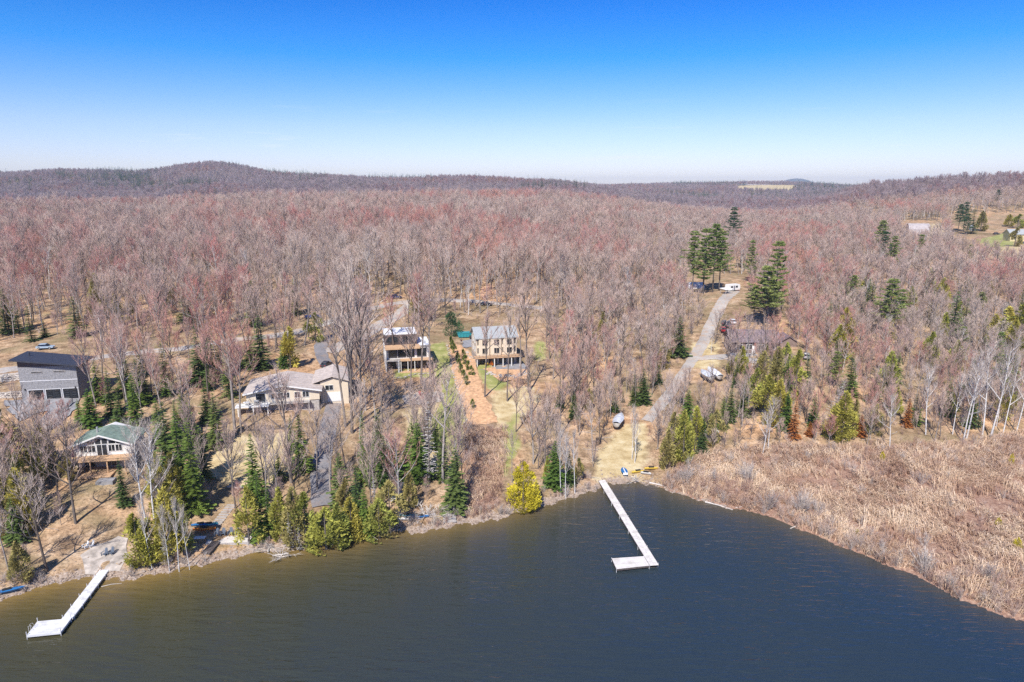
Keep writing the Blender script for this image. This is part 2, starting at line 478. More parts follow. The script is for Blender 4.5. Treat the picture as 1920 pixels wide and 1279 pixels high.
def road_zone(X, Y, w=3.6):
    return (near_line(ROAD_MAIN, X, Y, w) | near_line(ROAD_BRANCH, X, Y, w) | near_line(DRIVE_BUNGALOW, X, Y, w)
            | near_line(LANE_RIGHT, X, Y, w) | near_line(LANE_SIDE, X, Y, w - .5))

# ------------------------------------------------------------------ the ground: one sheet from the lake bed to the horizon
def make_ground():
    rows = np.concatenate([np.linspace(-60, 66, 12), np.arange(68, 300, 1.25), 300 * (10600 / 300) ** (np.arange(0, 150) / 149.0)])
    us = np.concatenate([np.linspace(-2.2, -0.92, 26)[:-1], np.linspace(-0.92, 0.92, 231), np.linspace(0.92, 2.2, 26)[1:]])
    U, Y = np.meshgrid(us, rows)
    X = U * np.maximum(Y, 60)
    Z = hgt(X, Y)
    nr, nc = X.shape
    me = bpy.data.meshes.new('ground')
    v = np.stack([X, Y, Z], -1).reshape(-1, 3)
    i = np.arange(nr * nc).reshape(nr, nc)
    f = np.stack([i[:-1, :-1], i[:-1, 1:], i[1:, 1:], i[1:, :-1]], -1).reshape(-1, 4)
    me.vertices.add(len(v)); me.vertices.foreach_set('co', v.ravel())
    me.loops.add(f.size); me.loops.foreach_set('vertex_index', f.ravel())
    me.polygons.add(len(f)); me.polygons.foreach_set('loop_start', np.arange(0, f.size, 4)); me.polygons.foreach_set('loop_total', np.full(len(f), 4))
    me.polygons.foreach_set('use_smooth', np.ones(len(f), bool))
    me.update(calc_edges=True)
    S = Y - yshore(X)
    def att(name, a):
        t = me.attributes.new(name, 'FLOAT', 'POINT'); t.data.foreach_set('value', a.astype(np.float32).ravel())
    att('lawn', soft(LAWN, X, Y)); att('straw', np.maximum(soft(STRAW, X, Y, 2.6), mask(FIELD, X, Y)))
    att('marsh', soft([MARSH, BRUSH], X, Y, 2.5))
    att('shore', np.clip(1 - np.abs(S - 0.6) / 3.0, 0, 1) * np.clip((36 - X) / 12, 0.15, 1))
    att('bed', np.clip(-S / 2, 0, 1))
    m, n, l, b = mat('leaf_litter', 1.0, 0.05)
    tc = n.new('ShaderNodeTexCoord'); P = tc.outputs['Object']
    big = noise(n, l, P, .035, 5); mid = noise(n, l, P, .35, 6, .65); fine = noise(n, l, P, 2.4, 6, .7)
    r1 = ramp(n, [(.28, (.15, .10, .065)), (.42, (.34, .23, .145)), (.54, (.50, .35, .225)), (.70, (.62, .475, .335))]); l.new(mid.outputs['Fac'], r1.inputs[0])
    r2 = ramp(n, [(.32, (.55, .56, .50)), (.5, (1, 1, 1)), (.66, (1.2, 1.06, .94))]); l.new(big.outputs['Fac'], r2.inputs[0])
    c = mixc(n, l, 1.0, r1.outputs[0], r2.outputs[0], 'MULTIPLY')
    r3 = ramp(n, [(.32, (.36, .32, .30)), (.5, (1, 1, 1)), (.68, (1.35, 1.3, 1.25))]); l.new(fine.outputs['Fac'], r3.inputs[0])
    c = mixc(n, l, 0.9, c, r3.outputs[0], 'MULTIPLY')
    og = noise(n, l, P, .12, 5, .6); ro = n.new('ShaderNodeMapRange'); ro.inputs[1].default_value = .46; ro.inputs[2].default_value = .68; ro.inputs[4].default_value = .75
    l.new(og.outputs['Fac'], ro.inputs[0]); c = mixc(n, l, ro.outputs[0], c, mixc(n, l, fine.outputs['Fac'], (.13, .105, .055), (.40, .33, .185)))
    def fac(name, lo, hi, nz=mid, amt=.8):
        a = n.new('ShaderNodeAttribute'); a.attribute_name = name
        w = math_(n, l, 'MULTIPLY', math_(n, l, 'SUBTRACT', nz.outputs['Fac'], .5), amt * 1.5)
        s = math_(n, l, 'ADD', a.outputs['Fac'], w)
        mr = n.new('ShaderNodeMapRange'); mr.inputs[1].default_value = lo; mr.inputs[2].default_value = hi
        l.new(s, mr.inputs[0]); return mr.outputs[0]
    def tint(stops, nz):
        r = ramp(n, stops); l.new(nz.outputs['Fac'], r.inputs[0]); return r.outputs[0]
    c = mixc(n, l, fac('marsh', .3, .7), c, tint([(.35, (.22, .125, .095)), (.5, (.34, .21, .155)), (.65, (.50, .35, .26))], fine))
    c = mixc(n, l, fac('straw', .3, .7), c, tint([(.35, (.44, .33, .17)), (.5, (.58, .46, .26)), (.65, (.66, .56, .36))], mid))
    c = mixc(n, l, fac('lawn', .3, .7), c, tint([(.35, (.26, .27, .085)), (.5, (.33, .34, .12)), (.65, (.48, .43, .21))], mid))
    c = mixc(n, l, fac('shore', .45, .75, fine, .9), c, tint([(.3, (.17, .125, .095)), (.5, (.38, .295, .235)), (.7, (.58, .49, .42))], fine))
    c = mixc(n, l, fac('bed', .4, .6), c, (.10, .07, .035))
    l.new(c, b.inputs['Base Color'])
    bp = n.new('ShaderNodeBump'); bp.inputs['Strength'].default_value = .7; bp.inputs['Distance'].default_value = .25
    l.new(fine.outputs['Fac'], bp.inputs['Height']); l.new(bp.outputs[0], b.inputs['Normal'])
    me.materials.append(m)
    return tag(link('ground', me), kind='structure', label='wooded hillside floor of tan leaf litter with lawns and lake bank')
make_ground()

def make_lake():
    xs = np.linspace(-420, 420, 361); ys = np.linspace(-200, 142, 190)
    X, Y = np.meshgrid(xs, ys); nr, nc = X.shape
    S = np.maximum(0, yshore(X) - Y)
    i = np.arange(nr * nc).reshape(nr, nc)
    keep = ~((yshore(X) < Y - 5)[:-1, :-1] & (yshore(X) < Y - 5)[1:, 1:])
    f = np.stack([i[:-1, :-1], i[:-1, 1:], i[1:, 1:], i[1:, :-1]], -1)[keep].reshape(-1, 4)
    me = bpy.data.meshes.new('lake_water')
    me.from_pydata(np.stack([X, Y, np.zeros_like(X)], -1).reshape(-1, 3).tolist(), [], f.tolist())
    a = me.attributes.new('shallow', 'FLOAT', 'POINT'); a.data.foreach_set('value', np.exp(-S / 5.0).astype(np.float32).ravel())
    silt_sky_tint = np.clip(0.55 - X / 130.0, 0, 1) * np.exp(-S / 95.0)  # brown falls off rightward to paint in uneven sky reflection, besides silt by the bank
    a = me.attributes.new('silt_sky_tint', 'FLOAT', 'POINT'); a.data.foreach_set('value', silt_sky_tint.astype(np.float32).ravel())
    m, n, l, b = mat('lake_water', .05, .5)
    b.inputs['IOR'].default_value = 1.333
    tc = n.new('ShaderNodeTexCoord'); P = tc.outputs['Object']
    sh = n.new('ShaderNodeAttribute'); sh.attribute_name = 'shallow'
    si = n.new('ShaderNodeAttribute'); si.attribute_name = 'silt_sky_tint'
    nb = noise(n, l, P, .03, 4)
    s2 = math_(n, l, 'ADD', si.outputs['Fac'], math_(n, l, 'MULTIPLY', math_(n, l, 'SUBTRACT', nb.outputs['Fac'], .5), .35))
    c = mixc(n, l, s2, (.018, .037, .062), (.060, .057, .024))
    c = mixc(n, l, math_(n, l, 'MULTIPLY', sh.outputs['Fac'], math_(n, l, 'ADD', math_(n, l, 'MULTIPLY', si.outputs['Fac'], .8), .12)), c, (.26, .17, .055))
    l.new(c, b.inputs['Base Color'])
    # wind ripples running along the lake, broken up and of two sizes
    mp = n.new('ShaderNodeMapping'); mp.inputs['Rotation'].default_value = (0, 0, R(48)); mp.inputs['Scale'].default_value = (.22, 1.0, 1)
    l.new(P, mp.inputs['Vector'])
    n1 = noise(n, l, mp.outputs[0], .9, 2, .5); n2 = noise(n, l, mp.outputs[0], 2.3, 2, .5); n3 = noise(n, l, P, .05, 2)
    h = math_(n, l, 'ADD', math_(n, l, 'MULTIPLY', n1.outputs['Fac'], 1.0), math_(n, l, 'MULTIPLY', n2.outputs['Fac'], .35))
    bp = n.new('ShaderNodeBump'); bp.inputs['Distance'].default_value = .42
    st = n.new('ShaderNodeMapRange'); st.inputs[1].default_value = .35; st.inputs[2].default_value = .65; st.inputs[3].default_value = .35; st.inputs[4].default_value = .9
    l.new(n3.outputs['Fac'], st.inputs[0]); l.new(st.outputs[0], bp.inputs['Strength'])
    l.new(h, bp.inputs['Height']); l.new(bp.outputs[0], b.inputs['Normal'])
    me.materials.append(m)
    return tag(link('lake_water', me), kind='structure', label='dark rippled lake, olive near the bank and blue towards the marsh')
make_lake()

# distant blue mountain on the horizon
def make_mountain():
    mb = MB(); n, k = 40, 9
    cx, cy, rx, ry, hz = 3900.0, 9600.0, 340.0, 600.0, 118.0
    for j in range(k):
        t = j / (k - 1)
        for i in range(n):
            a = 2 * math.pi * i / n
            q = 1 - t
            mb.v.append((cx + rx * q * math.cos(a) * (1 + .08 * math.sin(3 * a)), cy + ry * q * math.sin(a), 40 + (hz + 20) * (1 - q ** 1.7)))
    for j in range(k - 1):
        for i in range(n):
            mb.f.append((j*n + i, j*n + (i+1) % n, (j+1)*n + (i+1) % n, (j+1)*n + i)); mb.m.append(0)
    o = mb.build('distant_mountain', plain('mountain_forest', (.10, .10, .09), .95, .05, .3, .004), None, True)
    tag(o, 'low blue mountain far away on the horizon', None, None, 'structure')
make_mountain()

# ------------------------------------------------------------------ roads, drives and beds laid on the ground
def ribbon(name, L, w, m, off, label, jit=.25, taper=0.0):
    pts = []
    for (a, b) in zip(L[:-1], L[1:]):
        k = max(2, int(np.hypot(*(b - a)) / 1.5))
        pts += [a + (b - a) * t / k for t in range(k)]
    pts.append(L[-1]); pts = np.array(pts)
    for _ in range(6):
        pts[1:-1] = (pts[:-2] + pts[1:-1] * 2 + pts[2:]) / 4
    mb = MB(); nx = 6
    for i, p in enumerate(pts):
        d = pts[min(i + 1, len(pts) - 1)] - pts[max(i - 1, 0)]; d = d / (np.hypot(*d) + 1e-9)
        nrm = np.array([-d[1], d[0]])
        ww = w * (1 - taper * i / len(pts)) * (1 + jit * .3 * math.sin(i * .35) * math.sin(i * .11 + 1) + RNG.uniform(-.07, .07))
        q = [p + nrm * ww * (j / (nx - 1) - .5) for j in range(nx)]
        zs = hgt(np.array([a[0] for a in q]), np.array([a[1] for a in q]))
        for j in range(nx):
            mb.v.append((q[j][0], q[j][1], float(zs[j]) + (off if 0 < j < nx - 1 else off - .12)))
    for i in range(len(pts) - 1):
        for j in range(nx - 1):
            a = i * nx + j
            mb.f.append((a, a + 1, a + nx + 1, a + nx)); mb.m.append(0)
    return tag(mb.build(name, m, None, True), label, None, None, 'structure')

def sheet(name, P, m, off, label, step=1.5):
    bm = bmesh.new()
    pts = []
    for a, b in zip(P, np.roll(P, -1, 0)):
        k = max(1, int(np.hypot(*(b - a)) / 1.2))
        for t in range(k):
            q = a + (b - a) * t / k
            pts.append(q + RNG.normal(0, .28, 2) * (t > 0))
    bm.faces.new([bm.verts.new((p[0], p[1], 0)) for p in pts])
    lo, hi = P.min(0), P.max(0)
    for ax in (0, 1):
        for c in np.arange(lo[ax] + step, hi[ax], step):
            co = [0, 0, 0]; no = [0, 0, 0]; co[ax] = c; no[ax] = 1
            bmesh.ops.bisect_plane(bm, geom=bm.verts[:] + bm.edges[:] + bm.faces[:], plane_co=co, plane_no=no)
    for v in bm.verts:
        v.co.z = H1(v.co.x, v.co.y) + off
    bm.normal_update()
    for f in bm.faces:
        if f.normal.z < 0: f.normal_flip()
    me = bpy.data.meshes.new(name); bm.to_mesh(me); bm.free(); me.materials.append(m)
    return tag(link(name, me), label, None, None, 'structure')

def gravel_mat(name, base, leaf, amt):
    m, n, l, b = mat(name, .95, .1)
    tc = n.new('ShaderNodeTexCoord'); P = tc.outputs['Object']
    f = noise(n, l, P, 3.0, 5, .7); w = noise(n, l, P, .45, 5, .65); q = noise(n, l, P, .09, 3)
    r = ramp(n, [(.3, tuple(c * .7 for c in base)), (.5, base), (.7, tuple(min(1, c * 1.25) for c in base))]); l.new(f.outputs['Fac'], r.inputs[0])
    k = n.new('ShaderNodeMapRange'); k.inputs[1].default_value = .48; k.inputs[2].default_value = .66; k.inputs[4].default_value = amt
    l.new(w.outputs['Fac'], k.inputs[0])
    c = mixc(n, l, k.outputs[0], r.outputs[0], leaf)
    r2 = ramp(n, [(.35, (.82, .82, .84)), (.65, (1.14, 1.12, 1.1))]); l.new(q.outputs['Fac'], r2.inputs[0])
    l.new(mixc(n, l, 1.0, c, r2.outputs[0], 'MULTIPLY'), b.inputs['Base Color'])
    bp = n.new('ShaderNodeBump'); bp.inputs['Strength'].default_value = .4; bp.inputs['Distance'].default_value = .1
    l.new(f.outputs['Fac'], bp.inputs['Height']); l.new(bp.outputs[0], b.inputs['Normal'])
    M[name] = m
gravel_mat('gravel', (.45, .42, .39), (.48, .35, .25), .95)
gravel_mat('asphalt', (.24, .235, .25), (.40, .29, .21), .45)
M['mulch'] = plain('mulch', (.60, .37, .215), 1.0, .05, .32, 1.3, bump=.9)
M['concrete'] = plain('concrete', (.29, .29, .305), .9, .2, .22, .7)
M['sand'] = plain('sand', (.43, .38, .335), 1.0, .1, .38, .9, bump=.6)
ribbon('gravel_road', ROAD_MAIN, 5.2, M['gravel'], .16, 'pale gravel road curving through the woods above the houses')
ribbon('gravel_road_branch', ROAD_BRANCH, 5.6, M['gravel'], .21, 'gravel road branch coming down behind the white flat-roofed house')
ribbon('paved_driveway', DRIVE_BUNGALOW, 3.8, M['asphalt'], .26, 'grey paved driveway running down past the bungalow to the lake')
ribbon('gravel_lane', LANE_RIGHT, 5.2, M['gravel'], .16, 'wide gravel lane coming down to the tarpaulin covered boat', taper=.45)
ribbon('gravel_side_lane', LANE_SIDE, 4.2, M['gravel'], .22, 'short gravel lane branching off towards the dark roofed house')
sheet('mulch_bed', poly([(842, 642), (868, 650), (884, 664), (893, 690), (906, 735), (922, 765), (934, 792), (912, 797), (880, 800), (870, 770), (856, 725), (846, 690)]), M['mulch'], .13, 'long orange mulch bed planted with young cedars')
sheet('garage_forecourt', GARAGE_DRIVE, M['concrete'], .25, 'grey concrete forecourt and ramp below the stone garage')
sheet('stone_patio', poly([(150, 1042), (178, 1022), (222, 1006), (240, 1010), (236, 1050), (224, 1072), (196, 1075), (160, 1078)]), M['sand'], .10, 'pale gravel beach patio beside the aluminium dock')
sheet('fire_pit_gravel', poly([(755, 742), (790, 736), (828, 735), (832, 752), (800, 760), (760, 758)]), M['sand'], .10, 'pale gravel circle round the fire pit below the white house')
sheet('house_terrace', poly([(868, 640), (905, 632), (905, 650), (868, 652)]), M['concrete'], .2, 'grey paved court beside the beige house')
sheet('rubble_yard', poly([(905, 692), (985, 684), (992, 712), (940, 716)]), M['mulch'], .13, 'bare orange earth with rubble below the beige house')

# ------------------------------------------------------------------ plant forms
def rv(rs, s=1.0):
    return Vector((rs.uniform(-1, 1), rs.uniform(-1, 1), rs.uniform(-1, 1))) * s

def bare_form(seed, h=17.0, cb=.42, spread=.24, nl=12, nb=7, nt=5, ns=1, rt=.021, lean=0.0, tr=.0105):
    """leafless hardwood: returns (trunk with limbs, crown of branches and twigs)"""
    rs = random.Random(seed); T, C = MB(), MB()
    ph = rs.uniform(0, 6.28)
    def tp(t):
        return Vector((lean * h * t + .025 * h * math.sin(2.2 * t + ph) - .025 * h * math.sin(ph), .02 * h * math.sin(3 * t + ph * 2) - .02 * h * math.sin(ph * 2), h * t))
    T.tube([tp(t) - Vector((0, 0, .4 if t == 0 else 0)) for t in (0, .12, .3, .5, .7, .86, .97)], tr * h * 1.15, .02, 6)
    az = rs.uniform(0, 6.28)
    for i in range(nl):
        t = cb + (0.93 - cb) * (i + rs.uniform(0, .7)) / nl
        az += 2.4 + rs.uniform(-.5, .5)
        L = spread * h * (1.15 - .75 * (t - cb) / (1 - cb)) * rs.uniform(.75, 1.2)
        th = R(rs.uniform(24, 52)) * (1.1 - .5 * (t - cb) / (1 - cb))
        d = Vector((math.cos(az) * math.sin(th), math.sin(az) * math.sin(th), math.cos(th)))
        p = tp(t); pts = [p]
        for k in range(4):
            d = (d + Vector((0, 0, .10)) + rv(rs, .12)).normalized()
            p = p + d * L / 4; pts.append(p)
        T.tube(pts, tr * h * (.56 - .3 * (t - cb)), .024, 4)
        for j in range(nb):
            q = (j + rs.uniform(.2, .9)) / nb * .85 + .15
            k = min(int(q * 4), 3); a = pts[k].lerp(pts[k + 1], q * 4 - k)
            bd = (d * .8 + rv(rs, .7) + Vector((0, 0, .5))).normalized()
            bl = L * rs.uniform(.22, .42) * (1.2 - .4 * q)
            m1 = a + bd * bl * .5 + rv(rs, .06 * bl); e = m1 + (bd + Vector((0, 0, .2))).normalized() * bl * .5
            C.tube([a, m1, e], .036, .014, 3)
            for w in range(nt):
                s = rs.uniform(.15, 1.0)
                o = a.lerp(m1, s * 2) if s < .5 else m1.lerp(e, s * 2 - 1)
                td = (bd * .75 + rv(rs, .6) + Vector((0, 0, .65))).normalized()
                tl = rs.uniform(.8, 1.6)
                te = o + td * tl
                C.cone(o, te, rt)
                for z in range(ns):
                    oo = o.lerp(te, rs.uniform(.2, .9))
                    C.cone(oo, oo + (td + rv(rs, .9)).normalized() * tl * rs.uniform(.4, .75), rt * .75)
    return T, C

def spruce_form(seed, h=13.0, rad=.17, low=.05, whorls=26, per=8, droop=.28, dens=6, wid=.19):
    rs = random.Random(seed); T, C = MB(), MB()
    T.tube([(0, 0, -.4), (0, 0, h * .5), (0, 0, h * .98)], h * .011 + .03, .02, 6)
    for i in range(whorls):
        t = low + (1 - low) * ((i + rs.uniform(0, .6)) / whorls)
        L0 = rad * h * (1 - t) ** .82 + .12
        L0 *= .72 + .45 * rs.random()
        a0 = rs.uniform(0, 6.28)
        n = max(4, int(per * (1 - .45 * t)))
        for j in range(n):
            a = a0 + 6.283 * j / n + rs.uniform(-.3, .3)
            L = L0 * rs.uniform(.65, 1.12)
            o = Vector((math.cos(a), math.sin(a), 0)); s = Vector((-o.y, o.x, 0))
            z0 = t * h + rs.uniform(-.15, .15)
            dr = droop * rs.uniform(.6, 1.3) * (1 - .8 * t)
            def sp(q):
                return Vector((0, 0, z0)) + o * (L * q) + Vector((0, 0, -dr * L * q + .22 * dr * L * q * q * 1.6))
            for k in range(dens):
                q = .12 + .8 * k / (dens - 1)
                p = sp(q); lw = L * wid * (1.25 - .75 * q) * rs.uniform(.8, 1.3) + .10
                for sg in (-1, 1):
                    tip = p + o * (lw * rs.uniform(.5, .9)) + s * (sg * lw) + Vector((0, 0, rs.uniform(-.16, .08) * lw))
                    b1 = p - o * (.09 * L) ; b2 = p + o * (.13 * L) + Vector((0, 0, .05))
                    C.face([b1, b2, tip] if sg > 0 else [b2, b1, tip])
            p = sp(.8); C.face([p - s * .12 * L * .6, p + s * .12 * L * .6, sp(1.0) + o * .12])
    return T, C

def pine_form(seed, h=20.0, low=.36, rad=.20, whorls=13, puffs=6, nd=12):
    rs = random.Random(seed); T, C = MB(), MB()
    T.tube([(0, 0, -.4), (.05, 0, h * .4), (-.05, .05, h * .75), (0, 0, h * .98)], h * .013, .03, 6)
    for i in range(whorls):
        t = low + (1 - low) * (i + rs.uniform(-.15, .3)) / whorls
        prof = (1 - (max(t, 0) - low) / (1 - low)) ** .7 * (.70 + .45 * math.sin(i * 2.1 + seed)) + .10
        n = rs.randint(4, 6); a0 = rs.uniform(0, 6.28)
        for j in range(n):
            a = a0 + 6.283 * j / n + rs.uniform(-.4, .4)
            L = max(.8, rad * h * prof * rs.uniform(.7, 1.3))
            o = Vector((math.cos(a), math.sin(a), 0)); up = rs.uniform(.05, .30)
            base = Vector((0, 0, t * h))
            end = base + o * L + Vector((0, 0, up * L))
            T.tube([base, base + o * L * .5 + Vector((0, 0, up * .25 * L)), end], .055, .02, 3)
            for k in range(puffs):
                q = .30 + .70 * (k + rs.random() * .5) / puffs
                c = base + o * (L * q) + Vector((0, 0, up * L * q * q)) + Vector((-o.y, o.x, 0)) * rs.uniform(-.3, .3) * L * .6 * q
                sz = rs.uniform(.42, .75)
                for w in range(nd):
                    d = (Vector((rs.gauss(0, 1), rs.gauss(0, 1), rs.uniform(-.25, 1.0))) + o * .5).normalized()
                    sd = d.cross(rv(rs)).normalized() * sz * .17
                    C.face([c + sd, c - sd, c + d * sz * rs.uniform(.8, 1.25)])
    return T, C

def cedar_form(seed, h=7.0, rad=.23, n=1700, lumps=16, bottom=.03, tall=.8):
    rs = random.Random(seed); T, C = MB(), MB()
    T.tube([(0, 0, -.4), (0, 0, h * .5), (0, 0, h * .92)], .05 + h * .012, .02, 6)
    ls = [(rs.uniform(0, 6.28), rs.random() ** 1.15, rs.uniform(.62, 1.38)) for _ in range(lumps)]
    for i in range(n):
        az, t0, am = ls[rs.randrange(lumps)]
        t = min(max(t0 + rs.gauss(0, .07), 0), .995)
        a = az + rs.gauss(0, .38)
        rr = rad * h * (1 - t ** 1.5) ** tall * (.35 + .65 * min(1, .35 + t * 4)) * am * (1 - .55 * rs.random() ** 2.2)
        z = h * (bottom + (1 - bottom) * t) + rs.gauss(0, .1)
        o = Vector((math.cos(a), math.sin(a), 0)); p = o * rr + Vector((0, 0, z))
        d = (o * rs.uniform(.4, 1.0) + Vector((0, 0, rs.uniform(.2, 1.1))) + rv(rs, .35)).normalized()
        s = d.cross(rv(rs)).normalized(); sz = rs.uniform(.16, .34) * (.7 + h / 16)
        C.face([p - s * sz * .5, p + d * sz * .5 - s * sz * .1, p + d * sz * 1.25, p + s * sz * .5])
    return T, C

def bush_form(seed, h=2.2, stems=11, tw=9, rt=.016, wide=.55):
    rs = random.Random(seed); C = MB()
    for i in range(stems):
        a = rs.uniform(0, 6.28); th = rs.uniform(.05, wide)
        d = Vector((math.cos(a) * math.sin(th), math.sin(a) * math.sin(th), math.cos(th)))
        p = Vector((rs.gauss(0, .12), rs.gauss(0, .12), -.1)); L = h * rs.uniform(.65, 1.1)
        e = p + d * L + Vector((0, 0, .05))
        C.cone(p, e, rt * 1.5)
        for w in range(tw):
            o = p.lerp(e, rs.uniform(.25, .95))
            t = (d + rv(rs, .65)).normalized()
            C.cone(o, o + t * h * rs.uniform(.18, .38), rt * .8)
    return C

def tuft_form(seed, h=1.1, n=16, lean=(0, 0)):
    rs = random.Random(seed); C = MB()
    for i in range(n):
        a = rs.uniform(0, 6.28); b = Vector((rs.gauss(0, .22), rs.gauss(0, .22), -.05))
        o = Vector((math.cos(a), math.sin(a), 0)) * rs.uniform(.25, .95) + Vector((lean[0], lean[1], 0))
        s = Vector((-math.sin(a), math.cos(a), 0)) * rs.uniform(.03, .06)
        hh = h * rs.uniform(.6, 1.1)
        m = b + o * .35 * hh + Vector((0, 0, hh * .72)); e = b + o * hh * .95 + Vector((0, 0, hh * rs.uniform(.35, .95)))
        C.face([b - s, b + s, m + s * .8, m - s * .8]); C.face([m - s * .8, m + s * .8, e])
    return C

def rock_form(seed, flat_=.6):
    rs = random.Random(seed)
    bm = bmesh.new(); bmesh.ops.create_icosphere(bm, subdivisions=1, radius=.5)
    k = [rv(rs) for _ in range(4)]
    for v in bm.verts:
        d = v.co.normalized()
        v.co = v.co * (1 + sum(.13 * math.sin(3 * d.dot(q) * 2 + i) for i, q in enumerate(k)))
        v.co.z *= flat_
    mb = MB(); mb.v = [tuple(v.co) for v in bm.verts]; mb.f = [tuple(v.index for v in f.verts) for f in bm.faces]; mb.m = [0] * len(mb.f)
    bm.free(); return mb

def scatter(name, X, Y, Zs, rot, scl, idx, forms, label, cat=None, tilt=None):
    """one mass of plants or stones: the forms repeated over a cloud of points"""
    lib = bpy.data.collections.new(name + '_forms')
    for i, me in enumerate(forms):
        lib.objects.link(bpy.data.objects.new('%s_form_%02d' % (name, i), me))
    me = bpy.data.meshes.new(name)
    v = np.stack([X, Y, Zs], -1).astype(np.float32)
    me.vertices.add(len(v)); me.vertices.foreach_set('co', v.ravel())
    a = me.attributes.new('rot', 'FLOAT_VECTOR', 'POINT')
    rr = np.zeros((len(v), 3), np.float32); rr[:, 2] = rot
    if tilt is not None: rr[:, 0] = tilt[0]; rr[:, 1] = tilt[1]
    a.data.foreach_set('vector', rr.ravel())
    a = me.attributes.new('scl', 'FLOAT_VECTOR', 'POINT')
    sc = np.asarray(scl, np.float32)
    if sc.ndim == 1: sc = np.repeat(sc[:, None], 3, 1)
    a.data.foreach_set('vector', sc.ravel())
    a = me.attributes.new('idx', 'INT', 'POINT'); a.data.foreach_set('value', np.asarray(idx, np.int32))
    o = link(name, me)
    ng = bpy.data.node_groups.new(name + '_spread', 'GeometryNodeTree')
    ng.interface.new_socket('Geometry', in_out='INPUT', socket_type='NodeSocketGeometry')
    ng.interface.new_socket('Geometry', in_out='OUTPUT', socket_type='NodeSocketGeometry')
    N, L = ng.nodes, ng.links
    gi, go = N.new('NodeGroupInput'), N.new('NodeGroupOutput')
    mp = N.new('GeometryNodeMeshToPoints'); ip = N.new('GeometryNodeInstanceOnPoints'); ci = N.new('GeometryNodeCollectionInfo')
    ci.inputs['Collection'].default_value = lib
    ci.inputs['Separate Children'].default_value = True; ci.inputs['Reset Children'].default_value = True
    ip.inputs['Pick Instance'].default_value = True
    def na(nm, ty):
        q = N.new('GeometryNodeInputNamedAttribute'); q.data_type = ty; q.inputs['Name'].default_value = nm; return q.outputs['Attribute']
    er = N.new('FunctionNodeEulerToRotation')
    L.new(gi.outputs[0], mp.inputs['Mesh']); L.new(mp.outputs[0], ip.inputs['Points']); L.new(ci.outputs[0], ip.inputs['Instance'])
    L.new(na('idx', 'INT'), ip.inputs['Instance Index']); L.new(na('rot', 'FLOAT_VECTOR'), er.inputs[0]); L.new(er.outputs[0], ip.inputs['Rotation'])
    L.new(na('scl', 'FLOAT_VECTOR'), ip.inputs['Scale']); L.new(ip.outputs[0], go.inputs[0])
    md = o.modifiers.new('spread', 'NODES'); md.node_group = ng
    return tag(o, label, cat, None, 'stuff')

# ------------------------------------------------------------------ hardwood stand
BARE = []
for k in range(12):
    BARE.append(bare_form(100 + k, h=17 + (k % 3), cb=(.34, .44, .50, .26)[k // 3 if k > 8 else k % 3], spread=(.36, .29, .25, .40)[k // 3 if k > 8 else k % 3], lean=(0, .04, -.03, .06, -.05)[k % 5], nl=(14, 12, 11)[k % 3] + (k > 8) * 3))
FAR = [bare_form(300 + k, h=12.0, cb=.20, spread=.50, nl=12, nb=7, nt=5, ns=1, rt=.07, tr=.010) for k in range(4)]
BIRCH = [bare_form(200 + k, h=15.0, cb=.38, spread=.21, nl=10, nb=6, nt=6, ns=2, rt=.014, lean=(.05, -.04, .02)[k], tr=.0085) for k in range(3)]
BUSHTREE = [bare_form(400 + k, h=8.0, cb=.18, spread=.34, nl=12, nb=6, nt=6, ns=1, rt=.014, tr=.010) for k in range(3)]

def jpoints(x0, x1, y0, y1, sp):
    xs = np.arange(x0, x1, sp); ys = np.arange(y0, y1, sp)
    X, Y = np.meshgrid(xs, ys)
    X = X + RNG.uniform(-.48, .48, X.shape) * sp; Y = Y + RNG.uniform(-.48, .48, Y.shape) * sp
    return X.ravel(), Y.ravel()

# horizon profile used to leave out what hills hide completely
_uu = np.linspace(-1.0, 1.0, 401); _yy = np.concatenate([np.arange(80, 700, 6.0), np.geomspace(700, 6000, 260)])
_UU, _YY = np.meshgrid(_uu, _yy)
_HH = hgt(_UU * _YY, _YY)
_SL = np.maximum.accumulate((_HH + 8 - CAM_H) / _YY, 0)
def visible(X, Y, tall=18, margin=.004):
    u = np.clip(X / Y, -1, 1)
    i = np.clip(((u + 1) * 200).round().astype(int), 0, 400)
    j = np.clip(np.searchsorted(_yy, Y * .97) - 1, 0, len(_yy) - 1)
    return (hgt(X, Y) + tall - CAM_H) / Y > _SL[j, i] - margin

CLEAR_ALL = CLEAR + [MARSH, BRUSH]
def stand(y0, y1, sp, umax=.86):
    X, Y = jpoints(-umax * y1 - 10, umax * y1 + 10, y0, y1, sp)
    k = (np.abs(X) < umax * Y + 14) & (Y - yshore(X) > 4)
    X, Y = X[k], Y[k]
    k = ~mask(CLEAR_ALL, X, Y) & ~road_zone(X, Y) & ~mask(FIELD, X, Y)
    return X[k], Y[k]

X1, Y1 = stand(86, 262, 5.6)
S1 = Y1 - yshore(X1)
u1 = X1 / Y1
dens = np.where(S1 < 30, .45, .72)
dens = np.where((u1 > .10), .95, dens)
dens = np.where((u1 < -.08) & (Y1 < 205), .60, dens)
dens = np.where(near_line(ROAD_MAIN - np.array([0, 6.0]), X1, Y1, 9), dens * .35, dens)
k = RNG.random(len(X1)) < dens
X1, Y1 = X1[k], Y1[k]
X2, Y2 = stand(262, 760, 6.3)
k = visible(X2, Y2) & (RNG.random(len(X2)) < .93)
X2, Y2 = X2[k], Y2[k]

